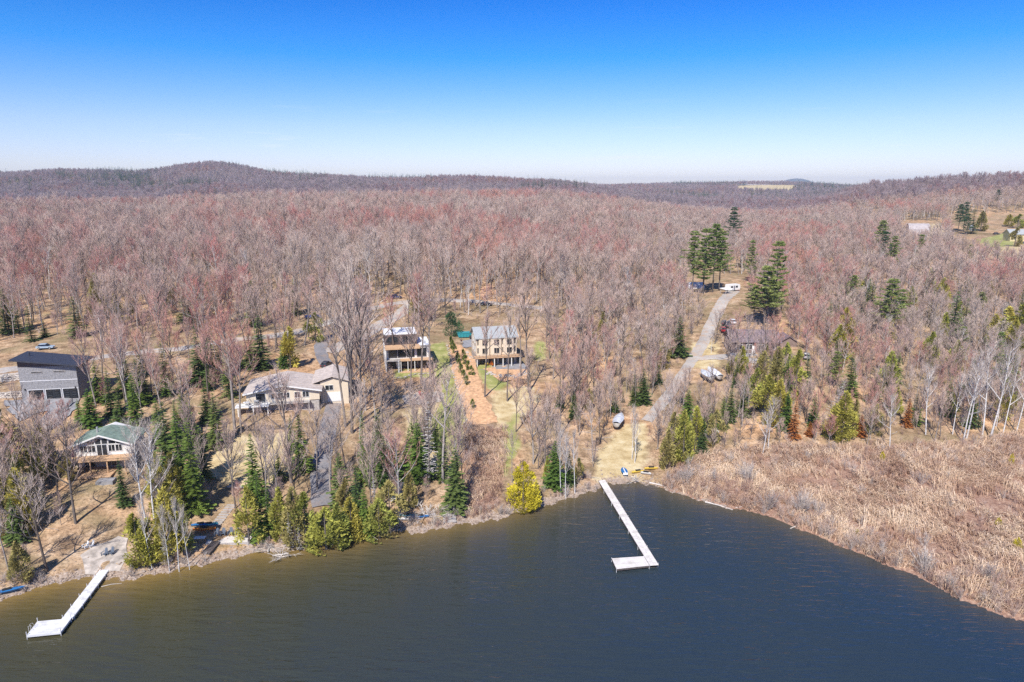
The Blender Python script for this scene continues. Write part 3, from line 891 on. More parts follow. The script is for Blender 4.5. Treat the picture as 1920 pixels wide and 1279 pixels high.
# the largest-looking ones are trees of their own, the rest of the wood is one mass
_sz = 1 / Y1
SPECIAL_BARE = [  # photo x, base y, top y, form, kind
    (909, 745, 590, 2, 'bark_grey'), (951, 752, 585, 5, 'bark_grey'), (991, 736, 545, 8, 'bark_dark'), (976, 706, 560, 1, 'bark_grey'),
    (142, 982, 800, 3, 'bark_dark'), (88, 1072, 905, 0, 'bark_grey'), (440, 805, 600, 4, 'bark_grey'), (452, 812, 650, 7, 'bark_grey'),
    (546, 905, 705, 1, 'bark_grey'), (660, 812, 520, 0, 'bark_grey'), (664, 770, 540, 3, 'bark_grey'), (648, 800, 560, 6, 'bark_grey'), (676, 790, 560, 0, 'bark_grey'),
    (790, 720, 560, 8, 'bark_grey'), (808, 720, 540, 2, 'bark_grey'), (742, 690, 560, 5, 'bark_grey'), (770, 760, 600, 8, 'bark_grey'),
    (830, 905, 700, 2, 'bark_grey'), (855, 920, 760, 5, 'bark_grey'), (110, 940, 800, 6, 'bark_dark'), (70, 900, 760, 3, 'bark_grey'),
    (1000, 870, 740, 0, 'bark_grey'), (1022, 880, 760, 4, 'bark_grey'), (1085, 780, 640, 1, 'bark_grey'), (620, 930, 790, 7, 'bark_grey'), (595, 920, 780, 0, 'bark_grey'),
    (120, 850, 760, 6, 'bark_dark'), (95, 830, 750, 6, 'bark_dark'),
    (1402, 694, 600, 0, 'bark_grey'), (1428, 702, 605, 3, 'bark_grey'), (1456, 690, 600, 6, 'bark_grey'), (1382, 688, 590, 4, 'bark_grey'),
]
trunks = [T.mesh('trunk', M['bark_grey'], True) for T, C in BARE]
trunks_d = [T.mesh('trunk', M['bark_dark'], True) for T, C in BARE]
crowns = [C.mesh('crown', M['twigs']) for T, C in BARE]
crowns_r = crowns[6].copy(); crowns_r.materials[0] = M['twigs_red']
order = np.argsort(Y1)
NB = 262
ind, rest = order[:NB], order[NB:]

def side_of(x, y):
    px, py = proj(x, y, H1(x, y))
    if px < 300: return 'among the trees round the green roofed cottage'
    if px < 620: return 'on the slope round the beige roofed bungalow'
    if px < 860: return 'on the slope between the white flat roofed house and the lake'
    if px < 1110: return 'beside the mown path down from the beige house'
    if px < 1300: return 'in the thicket beside the gravel lane'
    if px < 1560: return 'in the thicket below the dark roofed house'
    if px < 1690: return 'in the wood edge near the rust brown firs'
    if px < 1800: return 'behind the middle of the marsh'
    return 'behind the marsh at the right edge'

def put_bare(x, y, form, sc, rz, bark, label, group, crown=None, w=1.0):
    o = thing('bare_tree', label, 'tree', (x, y, H1(x, y) - .05), rz, group)
    o.scale = (sc * w * RNG.uniform(.9, 1.1), sc * w * RNG.uniform(.9, 1.1), sc)
    link('trunk', (trunks_d if bark == 'bark_dark' else trunks)[form], o)
    link('crown', crown or crowns[form], o)
    return o
SPEC_LABEL = ['pale straight trunked bare tree standing at the edge of the orange mulch bed', 'straight bare tree alone on the straw lawn below the beige house',
              'tall dark forked bare tree on the lawn beside the beige house', 'bare tree standing close to the deck of the beige house',
              'large dark bare tree in front of the green roofed cottage', 'pale spreading bare tree on the bank beside the aluminium dock',
              'large bare tree with heavy limbs beside the bungalow deck', 'slimmer bare tree just beside the large one at the bungalow deck',
              'bare tree with forked crown at the corner of the yellowed bungalow lawn', 'broad many limbed bare tree next to the paved driveway, tallest of its clump',
              'bare tree at the back of the clump next to the paved driveway', 'bare tree on the driveway side of the clump by the paved driveway', 'bare tree on the far side of the clump by the paved driveway',
              'slim bare tree in front of the white flat roofed house, towards the lawn', 'bare tree at the lawn corner of the white flat roofed house',
              'bare tree in front of the middle of the white flat roofed house', 'bare tree beside the gravel fire pit', 'tall bare tree behind the bluish spruce on the shore', 'bare tree beside the rock edged lawn above the shore',
              'dark bare tree beside the cottage corner nearest the garage', 'bare tree behind the olive cedar below the garage', 'pale multi limbed tree left of the mown path above the yellow cedar',
              'pale multi limbed tree right of the mown path above the yellow cedar', 'bare tree at the edge of the thicket near the beige house', 'pale bare tree at the foot of the paved driveway', 'bare tree behind the shoreline cedars at the paved driveway',
              'reddish bare tree under the garage ramp next to the cottage roof', 'reddish bare tree under the garage ramp railing', 'bare tree in front of the door of the dark roofed house', 'bare tree in front of the dark roofed house, second from its annex',
              'bare tree in front of the annex of the dark roofed house', 'bare tree at the lane corner of the dark roofed house']
for k, (px, pb, pt, f, bk) in enumerate(SPECIAL_BARE):
    g = G(px, pb); hh = top_z(g.y, pt) - g.z
    hz = 17 + f % 3
    put_bare(g.x, g.y, f, max(.35, hh / hz), RNG.uniform(0, 6.28), bk, SPEC_LABEL[k], 'single bare trees near the houses', crowns_r if k in (26, 27) else None, 1.0 if k < 4 or 9 <= k <= 12 else 1.2)
def side_scale(u):
    return np.interp(u, [-.1, .05, .2, .32, .9], [1, .92, .74, .64, .64])
SIZE = ['short', 'slender', 'tall']
for i in ind:
    sd = side_of(X1[i], Y1[i])
    f = int(RNG.integers(0, 12)); sc_ = RNG.uniform(.55, 1.0) * side_scale(X1[i] / Y1[i])
    put_bare(X1[i], Y1[i], f, sc_, RNG.uniform(0, 6.28), 'bark_grey', SIZE[max(0, min(2, int((sc_ / side_scale(X1[i] / Y1[i]) - .55) / .15)))] + ' bare grey hardwood ' + sd, 'bare hardwoods ' + sd)

def joined(pair, m1, m2, name):
    T, C = pair; mb = MB(); mb.join(T); n = len(mb.f); mb.join(C); mb.m = [0] * n + [1] * (len(mb.f) - n)
    return mb.mesh(name, [M[m1], M[m2]])
wood_forms = [joined(p, 'bark_grey', 'twigs', 'hardwood') for p in BARE]
pale_forms = [joined(p, 'bark_white', 'twigs_pale', 'pale_hardwood') for p in BIRCH]
def wide(s, k):
    return np.stack([s * k, s * k, s], -1)
Xr, Yr = np.concatenate([X1[rest], X2]), np.concatenate([Y1[rest], Y2])
n = len(Xr)
ix = RNG.integers(0, 12, n)
pale = RNG.random(n) < np.where(Xr / Yr > .3, .12, .04)
ix = np.where(pale, RNG.integers(12, 15, n), ix)
scatter('hardwood_forest', Xr, Yr, hgt(Xr, Yr) - .05, RNG.uniform(0, 6.28, n), wide(np.where(Yr < 262, RNG.uniform(.62, 1.08, n), RNG.uniform(.88, 1.32, n)) * side_scale(Xr / Yr), np.where(Yr < 262, 1.12, 1.15) / side_scale(Xr / Yr) ** .5), ix, wood_forms + pale_forms,
        tilt=(RNG.normal(0, .05, n), RNG.normal(0, .05, n)), label='leafless pinkish grey hardwood forest covering the hillside', cat='forest')

# far wooded hills
Xf, Yf = [], []
for y0, y1, sp in ((760, 1150, 9.0), (1150, 1700, 10.5), (1700, 3300, 12.5)):
    a, b = jpoints(-.84 * y1, .84 * y1, y0, y1, sp)
    k = (np.abs(a) < .82 * b)
    a, b = a[k], b[k]
    k = visible(a, b, 15, .003) & ~mask(FIELD, a, b)
    Xf.append(a[k]); Yf.append(b[k])
Xf, Yf = np.concatenate(Xf), np.concatenate(Yf)
n = len(Xf)
print('far trees', n, 'near mass', len(Xr))
far_forms = [joined(p, 'twigs_far_shaded', 'twigs_far_shaded', 'far_hardwood') for p in FAR]
far_con = []
for k in range(2):
    T, C = spruce_form(900 + k, 14, .30, .04, 14, 8, .25, 3, .36)
    far_con.append(joined((T, C), 'bark_dark', 'pine_dark', 'far_conifer'))
cn = (np.sin(Xf / 130 + 1) * np.sin(Yf / 170) + np.sin(Xf / 61) * np.sin(Yf / 77 + 2))
pxf, pyf = proj(Xf, Yf, hgt(Xf, Yf) + 8)
rr = RNG.random(n)
isc = ((cn > .95) & (Yf > 1400) & (rr < .6)) | ((Yf > 1150) & (rr < .025))
for x0, x1, y0, y1, pr in ((165, 312, 322, 356, .55), (105, 142, 326, 338, .9), (20, 80, 338, 352, .4), (335, 372, 338, 352, .8), (500, 660, 318, 333, .7), (640, 900, 326, 338, .12), (1260, 1400, 340, 352, .5), (1400, 1620, 346, 372, .38)):
    isc |= (pxf > x0) & (pxf < x1) & (pyf > y0) & (pyf < y1) & (rr < pr * (.6 + .4 * np.sin(Xf / 37) * np.sin(Yf / 51))) & (Yf > 1000)
ix = np.where(isc, RNG.integers(4, 6, n), RNG.integers(0, 4, n))
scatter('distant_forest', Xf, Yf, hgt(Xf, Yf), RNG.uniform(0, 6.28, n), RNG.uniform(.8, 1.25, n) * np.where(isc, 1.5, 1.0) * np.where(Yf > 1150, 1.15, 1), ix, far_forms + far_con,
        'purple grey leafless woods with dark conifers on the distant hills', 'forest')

# ------------------------------------------------------------------ conifers, one by one
FORMS = {}
def forms(kind):
    if kind not in FORMS:
        if kind in ('spruce', 'fir', 'rust', 'dead'):
            fs = [spruce_form(500 + k, 13, (.17, .20, .23)[k], .04, 30, 9, .30, 7, .21) for k in range(3)]
            nm = {'spruce': 'spruce_needles', 'fir': 'fir_needles', 'rust': 'needles_rust', 'dead': 'needles_dead'}[kind]
            if kind == 'dead': fs = [spruce_form(560 + k, 13, .14, .10, 22, 7, .22, 4, .10) for k in range(2)]
            hs, bk = 13.0, 'bark_grey' if kind == 'dead' else 'bark_dark'
        elif kind == 'narrow':
            fs = [spruce_form(520 + k, 13, .135, .05, 32, 8, .35, 6, .22) for k in range(2)]; nm, hs, bk = 'spruce_needles', 13.0, 'bark_dark'
        elif kind in ('pine', 'pinedark'):
            fs = [pine_form(600 + k, 20, (.32, .24, .38)[k], (.23, .21, .24)[k], 16, 9, 15) for k in range(3)]; nm, hs, bk = ('pine_needles' if kind == 'pine' else 'pine_dark'), 20.0, 'bark_dark'
        elif kind == 'roundpine':
            fs = [cedar_form(640, 8, .44, 2600, 34, .02, .6)]; nm, hs, bk = 'pine_dark', 8.0, 'bark_dark'
        elif kind in ('cedar', 'olive'):
            fs = [cedar_form(700 + k, 8, (.19, .24, .28)[k], 2300) for k in range(3)]; nm, hs, bk = ('cedar_sprays' if kind == 'cedar' else 'cedar_olive'), 8.0, 'bark_dark'
        elif kind == 'yellow':
            fs = [cedar_form(741, 8, .29, 3600, 30, .02, .62)]; nm, hs, bk = 'cedar_yellow', 8.0, 'bark_dark'
        elif kind == 'young':
            fs = [cedar_form(760 + k, 2.2, .30, 420, 12) for k in range(2)]; nm, hs, bk = 'cedar_young', 2.2, 'bark_dark'
        elif kind == 'birch':
            fs = BIRCH; nm, hs, bk = 'twigs_pale', 15.0, 'bark_white'
        FORMS[kind] = ([(T.mesh('trunk', M[bk], True), C.mesh('crown', M[nm])) for T, C in fs], hs)
    return FORMS[kind]
NAME = {'spruce': 'spruce_tree', 'fir': 'fir_tree', 'rust': 'dead_fir', 'dead': 'dead_spruce', 'narrow': 'spruce_tree', 'pine': 'pine_tree', 'pinedark': 'pine_tree',
        'roundpine': 'pine_tree', 'cedar': 'cedar_tree', 'olive': 'cedar_tree', 'yellow': 'cedar_tree', 'young': 'young_cedar', 'birch': 'birch_tree'}
LOOK = {'spruce': 'dark green spruce', 'fir': 'bright green fir', 'rust': 'rust brown dead fir', 'dead': 'grey dead needleless spruce', 'narrow': 'narrow dark spruce', 'pine': 'tall layered white pine',
        'pinedark': 'dark green pine', 'roundpine': 'round bushy dark pine', 'cedar': 'yellow green cedar', 'olive': 'olive brown cedar', 'yellow': 'golden yellow dense cedar', 'young': 'small planted cedar', 'birch': 'white barked birch'}
ORD = ['first', 'second', 'third', 'fourth', 'fifth', 'sixth', 'seventh', 'eighth', 'ninth', 'tenth', 'eleventh', 'twelfth', 'thirteenth', 'fourteenth', 'fifteenth', 'sixteenth', 'seventeenth', 'eighteenth', 'nineteenth', 'twentieth']
Q = []   # (photo x, base y, top y, kind, place, widen)
def plant(place, rows):
    for r in rows: Q.append((r[0], r[1], r[2], r[3], place, r[4] if len(r) > 4 else 1.0))
plant('beside the stone garage', [(186, 752, 668, 'fir'), (172, 800, 728, 'fir', 1.5), (210, 780, 690, 'spruce'), (236, 745, 655, 'spruce'), (256, 800, 698, 'fir'), (228, 800, 735, 'spruce', 1.3), (150, 790, 748, 'fir', 1.4)])
plant('at the left edge below the garage', [(22, 905, 770, 'olive', 1.4), (-14, 960, 830, 'olive', 1.3), (48, 1000, 880, 'cedar'), (15, 1010, 930, 'olive'), (42, 1092, 1015, 'olive', 1.2), (70, 985, 900, 'olive')])
plant('round the green roofed cottage', [(233, 948, 858, 'spruce', .9), (300, 830, 745, 'fir'), (128, 900, 850, 'olive')])
plant('in the dark stand right of the cottage', [(320, 905, 752, 'spruce'), (344, 935, 768, 'fir', .8), (368, 962, 782, 'fir', .8), (384, 900, 800, 'spruce'), (332, 960, 850, 'cedar'), (312, 985, 880, 'cedar'), (360, 850, 755, 'spruce'), (408, 840, 735, 'spruce'), (296, 930, 850, 'cedar')])
plant('along the shore left of the chair terrace', [(262, 1058, 965, 'cedar', 1.3), (285, 1052, 975, 'cedar', 1.2), (322, 1050, 915, 'cedar'), (345, 1040, 940, 'cedar'), (312, 1062, 1000, 'dead')])
plant('on the bungalow lawn', [(480, 945, 812, 'fir', .85), (566, 885, 770, 'fir', .8), (548, 850, 780, 'spruce'), (524, 900, 838, 'spruce', .8)])
plant('along the shore below the bungalow', [(468, 1020, 915, 'cedar'), (490, 1012, 880, 'fir', .75), (505, 1005, 905, 'fir', .7), (528, 1012, 915, 'cedar'), (556, 1025, 915, 'olive'), (575, 1026, 925, 'cedar', 1.1), (545, 1030, 960, 'dead'), (562, 1034, 985, 'dead')])
plant('overhanging the lake right of the paved driveway', [(612, 1030, 955, 'cedar', 1.7), (636, 1026, 945, 'cedar', 1.4), (660, 1012, 935, 'cedar', 1.3), (686, 1006, 905, 'fir', .75), (712, 1010, 938, 'cedar', 1.5), (732, 1000, 905, 'olive', 1.2), (672, 990, 870, 'narrow', .9), (650, 980, 900, 'olive'), (704, 985, 895, 'dead'), (640, 945, 848, 'spruce', 1.2)])
plant('in the row below the fire pit', [(684, 895, 770, 'fir', .7), (706, 905, 800, 'fir', .8), (722, 910, 815, 'spruce', .8), (738, 905, 810, 'fir', .9), (775, 880, 778, 'fir', .95), (806, 905, 752, 'dead', .9), (830, 900, 800, 'narrow'), (768, 955, 885, 'olive')])
plant('on the shore before the brush slope', [(855, 955, 838, 'spruce', 1.3)])
plant('beside the mown path at the water', [(981, 956, 868, 'yellow')])
plant('left of the L shaped dock', [(1040, 915, 825, 'fir', 1.2), (1066, 912, 845, 'spruce'), (1085, 905, 860, 'olive'), (1026, 905, 855, 'cedar', .8)])
plant('behind the garage across the road', [(146, 632, 555, 'spruce', 1.2), (186, 600, 515, 'olive'), (18, 625, 535, 'spruce'), (60, 640, 570, 'spruce'), (85, 632, 600, 'fir', 1.3), (352, 605, 520, 'spruce'), (394, 595, 528, 'spruce'), (8, 600, 545, 'olive')])
plant('by the road above the bungalow', [(476, 612, 525, 'narrow', 1.4), (490, 690, 590, 'spruce', 1.3), (470, 690, 625, 'spruce', 1.3), (556, 590, 515, 'spruce', .9), (545, 690, 615, 'cedar', 1.2), (532, 690, 640, 'fir', 1.5), (592, 640, 588, 'cedar', 1.5), (436, 690, 620, 'spruce')])
plant('by the road behind the white flat roofed house', [(790, 600, 535, 'olive', 1.2), (778, 590, 548, 'olive')])
plant('in the clearing behind the beige house', [(846, 630, 584, 'roundpine', 1.0)])
plant('at the top of the gravel lane', [(1298, 545, 432, 'pine'), (1318, 552, 425, 'pine'), (1336, 548, 418, 'pine', .9), (1348, 545, 432, 'pine', .9)])
plant('beyond the lane pines', [(1372, 472, 388, 'pinedark')])
plant('behind the dark roofed house', [(1406, 530, 448, 'pine', .8), (1432, 612, 498, 'pine', 1.5), (1450, 600, 448, 'pine', .9), (1412, 605, 535, 'pine', 1.3)])
plant('in the wood right of the dark roofed house', [(1596, 580, 515, 'pine', 1.1), (1630, 600, 528, 'spruce'), (1662, 632, 522, 'pine', 1.25), (1684, 620, 540, 'pine', 1.0), (1782, 652, 545, 'fir', 1.1), (1804, 640, 558, 'narrow')])
plant('out in the wood below the barn', [(1648, 492, 412, 'pine'), (1654, 505, 432, 'pinedark'), (1671, 515, 442, 'pine'), (1722, 498, 438, 'pine'), (1815, 500, 458, 'pine'), (1868, 490, 458, 'pine')])
plant('in the yard of the far yellow house', [(1796, 436, 382, 'pinedark'), (1812, 440, 400, 'pinedark', 1.3), (1822, 438, 384, 'spruce'), (1838, 434, 396, 'olive', 1.5), (1902, 462, 428, 'olive', 1.5), (1806, 434, 378, 'pinedark'), (1908, 428, 402, 'cedar', 2.0), (1890, 425, 402, 'cedar', 2.0), (1868, 388, 355, 'pinedark')])
plant('in the evergreen clump at the right edge', [(1858, 650, 590, 'cedar', 1.3), (1882, 655, 578, 'cedar', 1.4), (1905, 660, 572, 'cedar', 1.5), (1840, 660, 588, 'narrow'), (1816, 640, 588, 'narrow'), (1914, 690, 620, 'cedar'), (1870, 680, 610, 'dead'), (1895, 700, 640, 'spruce'), (1790, 700, 640, 'cedar')])
plant('in the evergreen clump below the dark roofed house', [(1414, 765, 692, 'cedar'), (1436, 790, 705, 'cedar', 1.2), (1458, 800, 712, 'cedar', 1.2), (1472, 750, 668, 'fir', .9), (1490, 745, 658, 'cedar'), (1452, 740, 652, 'olive'), (1510, 735, 660, 'narrow'), (1430, 720, 660, 'olive')])
plant('along the wood edge behind the marsh', [(1487, 822, 748, 'rust', 1.1), (1517, 818, 790, 'rust', 1.6), (1524, 800, 735, 'fir', 1.1), (1545, 812, 710, 'dead', 1.2), (1576, 828, 735, 'cedar', 1.3), (1558, 826, 770, 'cedar', 1.3), (1598, 815, 750, 'olive'), (1612, 818, 775, 'rust', 1.2), (1640, 815, 760, 'olive'), (1700, 800, 745, 'rust', 1.2), (1714, 795, 735, 'fir'), (1776, 780, 705, 'fir'), (1680, 720, 660, 'fir'), (1574, 740, 705, 'narrow'), (1820, 800, 735, 'spruce'), (1880, 790, 720, 'cedar', .9), (1795, 770, 715, 'cedar')])
plant('at the foot of the gravel lane', [(1262, 862, 775, 'olive'), (1280, 868, 770, 'cedar'), (1302, 845, 765, 'cedar'), (1316, 850, 780, 'spruce'), (1250, 880, 805, 'olive'), (1340, 835, 770, 'olive')])
plant('in the thicket left of the gravel lane', [(1272, 668, 590, 'spruce', 1.1), (1205, 758, 690, 'spruce', 1.2), (1188, 760, 700, 'spruce'), (1152, 772, 732, 'spruce'), (1245, 690, 640, 'olive'), (1130, 640, 585, 'olive'), (1108, 620, 580, 'spruce', .8), (1232, 640, 600, 'olive')])
plant('on the shore slope as white trunks', [(294, 1002, 790, 'birch'), (282, 1012, 800, 'birch'), (300, 960, 815, 'birch')])
plant('on the bank at the chair terrace', [(286, 1068, 930, 'birch', .7), (318, 1072, 950, 'birch', .7), (336, 1072, 940, 'birch', .7), (356, 1068, 950, 'birch', .6)])
plant('on the lane end straw above the blue boat', [(1190, 868, 780, 'birch', .9), (1185, 862, 760, 'birch', .7)])
plant('beside the dock fir', [(1052, 930, 800, 'birch', .7), (1060, 934, 815, 'birch', .7), (1078, 925, 810, 'birch', .8)])
plant('along the wood edge right of the marsh alders', [(1812, 822, 660, 'birch'), (1806, 830, 690, 'birch', 1.2), (1856, 822, 640, 'birch'), (1842, 815, 650, 'birch'), (1880, 815, 670, 'birch', .8), (1905, 810, 660, 'birch', .9), (1868, 800, 680, 'birch', .8), (1830, 800, 680, 'birch', .8), (1786, 815, 700, 'birch', .8), (1736, 815, 690, 'birch'), (1668, 842, 745, 'birch', 1.2), (1430, 850, 770, 'birch', 1.2), (1440, 845, 745, 'birch')])
plant('out in the marsh', [(1606, 1006, 992, 'yellow'), (1906, 1032, 1008, 'yellow'), (1654, 864, 846, 'yellow', .8), (1895, 872, 850, 'yellow', .6), (1872, 985, 970, 'yellow')])
yrow = [(790, 375), (805, 405), (820, 438), (845, 505), (855, 555), (872, 595), (893, 645), (920, 690), (963, 880), (888, 480), (907, 525), (930, 570), (955, 612)]
plant('in the orange mulch bed', [(660 + a / 4.2625, 560 + b / 4.2625, 560 + (b - 72) / 4.2625, 'young') for a, b in yrow])

# smaller evergreens scattered through the woods
def strew(place, poly_, n, kinds, hmin, hmax, shared):
    P = poly(poly_); lo, hi = P.min(0), P.max(0); k = 0
    while k < n:
        x, y = RNG.uniform(lo[0], hi[0]), RNG.uniform(lo[1], hi[1])
        if not inside(P, x, y) or mask(CLEAR_ALL, np.array([x]), np.array([y]))[0] or road_zone(np.array([x]), np.array([y]))[0]: continue
        kind = kinds[int(RNG.integers(0, len(kinds)))]; z = H1(x, y); h = RNG.uniform(hmin, hmax)
        px, pb = proj(x, y, z); pt = proj(x, y, z + h)[1]
        Q.append((px, pb, pt, kind, place, RNG.uniform(.85, 1.25), (x, y))); k += 1
strew('scattered in the wood behind the marsh', [(1500, 790), (1910, 780), (1930, 560), (1560, 560)], 46, ['spruce', 'fir', 'cedar', 'olive', 'narrow', 'cedar', 'pine'], 7, 14, True)
strew('scattered in the thicket below the dark roofed house', [(1260, 850), (1500, 815), (1520, 700), (1380, 700), (1300, 760)], 16, ['cedar', 'olive', 'spruce', 'fir'], 5, 10, True)
strew('scattered in the wood beside the lane', [(1040, 800), (1240, 720), (1320, 600), (1060, 560)], 12, ['spruce', 'olive', 'narrow'], 3, 8, True)
strew('scattered below the road above the cottage', [(200, 700), (420, 690), (440, 780), (320, 860), (260, 760)], 16, ['spruce', 'spruce', 'fir', 'narrow'], 7, 14, True)
strew('scattered in the wood across the road', [(0, 640), (500, 620), (560, 560), (0, 560)], 10, ['spruce', 'olive', 'narrow'], 6, 11, True)
strew('scattered on the bank below the fire pit', [(640, 930), (860, 900), (860, 820), (660, 820)], 9, ['narrow', 'spruce', 'fir'], 7, 13, True)
strew('scattered on the bank below the garage', [(-20, 1060), (120, 1000), (120, 880), (-20, 860)], 7, ['cedar', 'olive', 'spruce'], 6, 11, True)
places = {}
for q in Q: places.setdefault((q[4], LOOK[q[3]]), []).append(q)
cnt = {}
for (pl, lk), rows in places.items():
    rows.sort(key=lambda r: r[0] if r[3] != 'young' else r[1])
    for k, (px, pb, pt, kind, _, wd, *xy) in enumerate(rows):
        g = Vector((*xy[0], H1(*xy[0]))) if xy else G(px, pb); ms, hs = forms(kind)
        c = cnt[kind] = cnt.get(kind, -1) + 1
        hh = max(1.0, top_z(g.y, pt) - g.z) / hs
        if xy: lab = lk + ' ' + pl
        elif len(rows) == 1: lab = lk + ' ' + pl
        elif kind == 'young': lab = '%s %s, %s down from the house' % (lk, pl, ORD[k])
        else: lab = '%s %s, %s from left' % (lk, pl, ORD[k])
        o = thing(NAME[kind], lab, 'tree', (g.x, g.y, g.z - .05), RNG.uniform(0, 6.28), (LOOK[kind] + 's ' + pl) if len(rows) > 1 else None)
        wv = wd * {'narrow': 1.25, 'spruce': 1.1, 'fir': 1.1}.get(kind, 1.0)
        o.scale = (hh * wv, hh * wv, hh)
        if kind == 'dead' and px == 1545: o.rotation_euler = (0, R(16), 0)
        t, cme = ms[c % len(ms)]
        link('trunk', t, o); link('crown', cme, o)
print('conifers', len(Q))

# ------------------------------------------------------------------ undergrowth, marsh, stones
bushes = [bush_form(800 + k, 2.2, 12, 10).mesh('bare_bush', M['brush_twigs']) for k in range(4)]
bushes_pale = [bush_form(820 + k, 3.2, 16, 12, .020, .65).mesh('pale_bush', M['twigs_pale']) for k in range(2)]
tufts = [tuft_form(840 + k, 1.5, 14, (.75, .25)).mesh('reed_tuft', M['reeds']) for k in range(5)]
bt_forms = [joined(p, 'bark_grey', 'twigs', 'sapling') for p in BUSHTREE]
X, Y = jpoints(-130, 130, 70, 190, .72)
k = (inside(MARSH, X, Y) | inside(BRUSH, X, Y)) & (Y - yshore(X) > .5) & (np.abs(X) < .80 * Y + 5)
X, Y = X[k], Y[k]
patch = np.sin(X / 7 + 1) * np.sin(Y / 5) + np.sin(X / 3.1) * np.sin(Y / 2.7 + 1)
k = RNG.random(len(X)) < np.clip(.60 + .42 * patch, .06, 1)
X, Y = X[k], Y[k]; n = len(X)
scatter('marsh_reeds', X, Y, hgt(X, Y), 1.2 + 1.6 * np.sin(X / 11 + Y / 17) + 1.1 * np.sin(X / 5.3 - Y / 4.1) + RNG.normal(0, .6, n), RNG.uniform(.7, 1.4, n), RNG.integers(0, 5, n), tufts, 'flattened straw coloured reeds filling the marsh', 'reeds')
print('reeds', n)
X, Y = jpoints(-130, 130, 70, 190, 1.35)
S = Y - yshore(X)
mz = (inside(MARSH, X, Y) | inside(BRUSH, X, Y)) & (S > .6) & (np.abs(X) < .80 * Y + 5)
X, Y, S = X[mz], Y[mz], S[mz]
edge = (S < 11) | (np.sin(X / 9 + 2) * np.sin(Y / 8) > .35) | (proj(X, Y, hgt(X, Y))[1] < 880)
k = RNG.random(len(X)) < np.where(edge, .66, .22)
X, Y, S = X[k], Y[k], S[k]; n = len(X)
scatter('marsh_brush', X, Y, hgt(X, Y), RNG.uniform(0, 6.28, n), RNG.uniform(.45, .95, n) * np.where(S < 11, 1.35, 1.0), np.where(RNG.random(n) < .05, RNG.integers(4, 6, n), RNG.integers(0, 4, n)), bushes + bushes_pale, 'pinkish bare alder brush along the marsh edge', 'brush')
for k, (px, py, s, lab) in enumerate(((1502, 962, 1.6, 'largest pale rounded bush on the marsh bank'), (1440, 955, 1.3, 'pale bush on the marsh bank near the driftwood log'), (1735, 1070, 1.2, 'pale upright bush on the marsh bank beyond the yellow shrub'), (1285, 905, 1.3, 'pale leaning bush above the canoes'), (1850, 1090, 1.1, 'pale bush low on the marsh bank at the right edge'), (1400, 905, 1.5, 'slim pale bush in the middle of the near marsh'))):
    g = G(px, py); o = thing('pale_bush', lab, 'bush', g, k * 1.3, 'pale bushes on the marsh bank'); o.scale = (s, s, s)
    bush_form(950 + k, 3.0, 30, 16, .020, .75).build('crown', M['twigs_pale'], o); b = MB()
    for j in range(6): b.tube([(.1 * math.cos(j), .1 * math.sin(j), -.2), (.25 * math.cos(j), .25 * math.sin(j), .7)], .03, .02, 4)
    b.build('stems', M['bark_grey'], o)
# forest floor saplings and brush
X, Y = stand(84, 330, 3.1)
u = X / Y
k = RNG.random(len(X)) < np.where(u > .08, .70, np.where(Y < 200, .36, .30))
X, Y = X[k], Y[k]; n = len(X)
sap = RNG.random(n) < np.where(X / Y > .08, .40, .3)
scatter('forest_undergrowth', X, Y, hgt(X, Y) - .03, RNG.uniform(0, 6.28, n), np.where(sap, RNG.uniform(.45, .95, n), RNG.uniform(.4, 1.0, n)), np.where(sap, RNG.integers(4, 7, n), RNG.integers(0, 4, n)), bushes + bt_forms, 'bare saplings and brush growing under the trees', 'undergrowth')
# sticks and fallen limbs on the forest floor
sticks = []
for k in range(4):
    rs = random.Random(880 + k); c = MB(); c.tube([(-1.4, 0, .1), (0, rs.uniform(-.2, .2), .16), (1.5, rs.uniform(-.3, .3), .08)], .06, .025, 4)
    for j in range(4): p = Vector((rs.uniform(-.8, 1.2), 0, .12)); c.cone(p, p + Vector((rs.uniform(-.2, .8), rs.uniform(-.8, .8), rs.uniform(.05, .5))), .022)
    sticks.append(c.mesh('stick', M[('twigs_pale', 'bark_grey')[k % 2]]))
X, Y = stand(84, 300, 3.6); k = RNG.random(len(X)) < .42; X, Y = X[k], Y[k]; n = len(X)
scatter('fallen_sticks', X, Y, hgt(X, Y), RNG.uniform(0, 6.28, n), RNG.uniform(.5, 1.4, n), RNG.integers(0, 4, n), sticks, 'fallen sticks and limbs littering the forest floor', 'sticks')
# stones and driftwood along the water
rocks = [rock_form(860 + k).mesh('shore_stone', M['stone_shore']) for k in range(5)]
X = RNG.uniform(-95, 42, 2600); Y = yshore(X) + RNG.exponential(1.1, 2600) - .25
n = len(X)
scatter('shore_stones', X, Y, np.maximum(hgt(X, Y), -.05), RNG.uniform(0, 6.28, n), RNG.uniform(.18, .62, n) ** 1.1, RNG.integers(0, 5, n), rocks, 'loose pale stones strewn along the lake bank', 'stones')
X = RNG.uniform(-95, 95, 900); Y = yshore(X) + RNG.uniform(.2, 4.5, 900)
k = ~mask(CLEAR, X, Y); X, Y = X[k], Y[k]; n = len(X)
scatter('bank_brush', X, Y, hgt(X, Y), RNG.uniform(0, 6.28, n), RNG.uniform(.3, .75, n), np.where(RNG.random(n) < .2, 4, RNG.integers(0, 4, n)), bushes + bushes_pale[:1], 'low bare brush overhanging the water edge', 'brush')

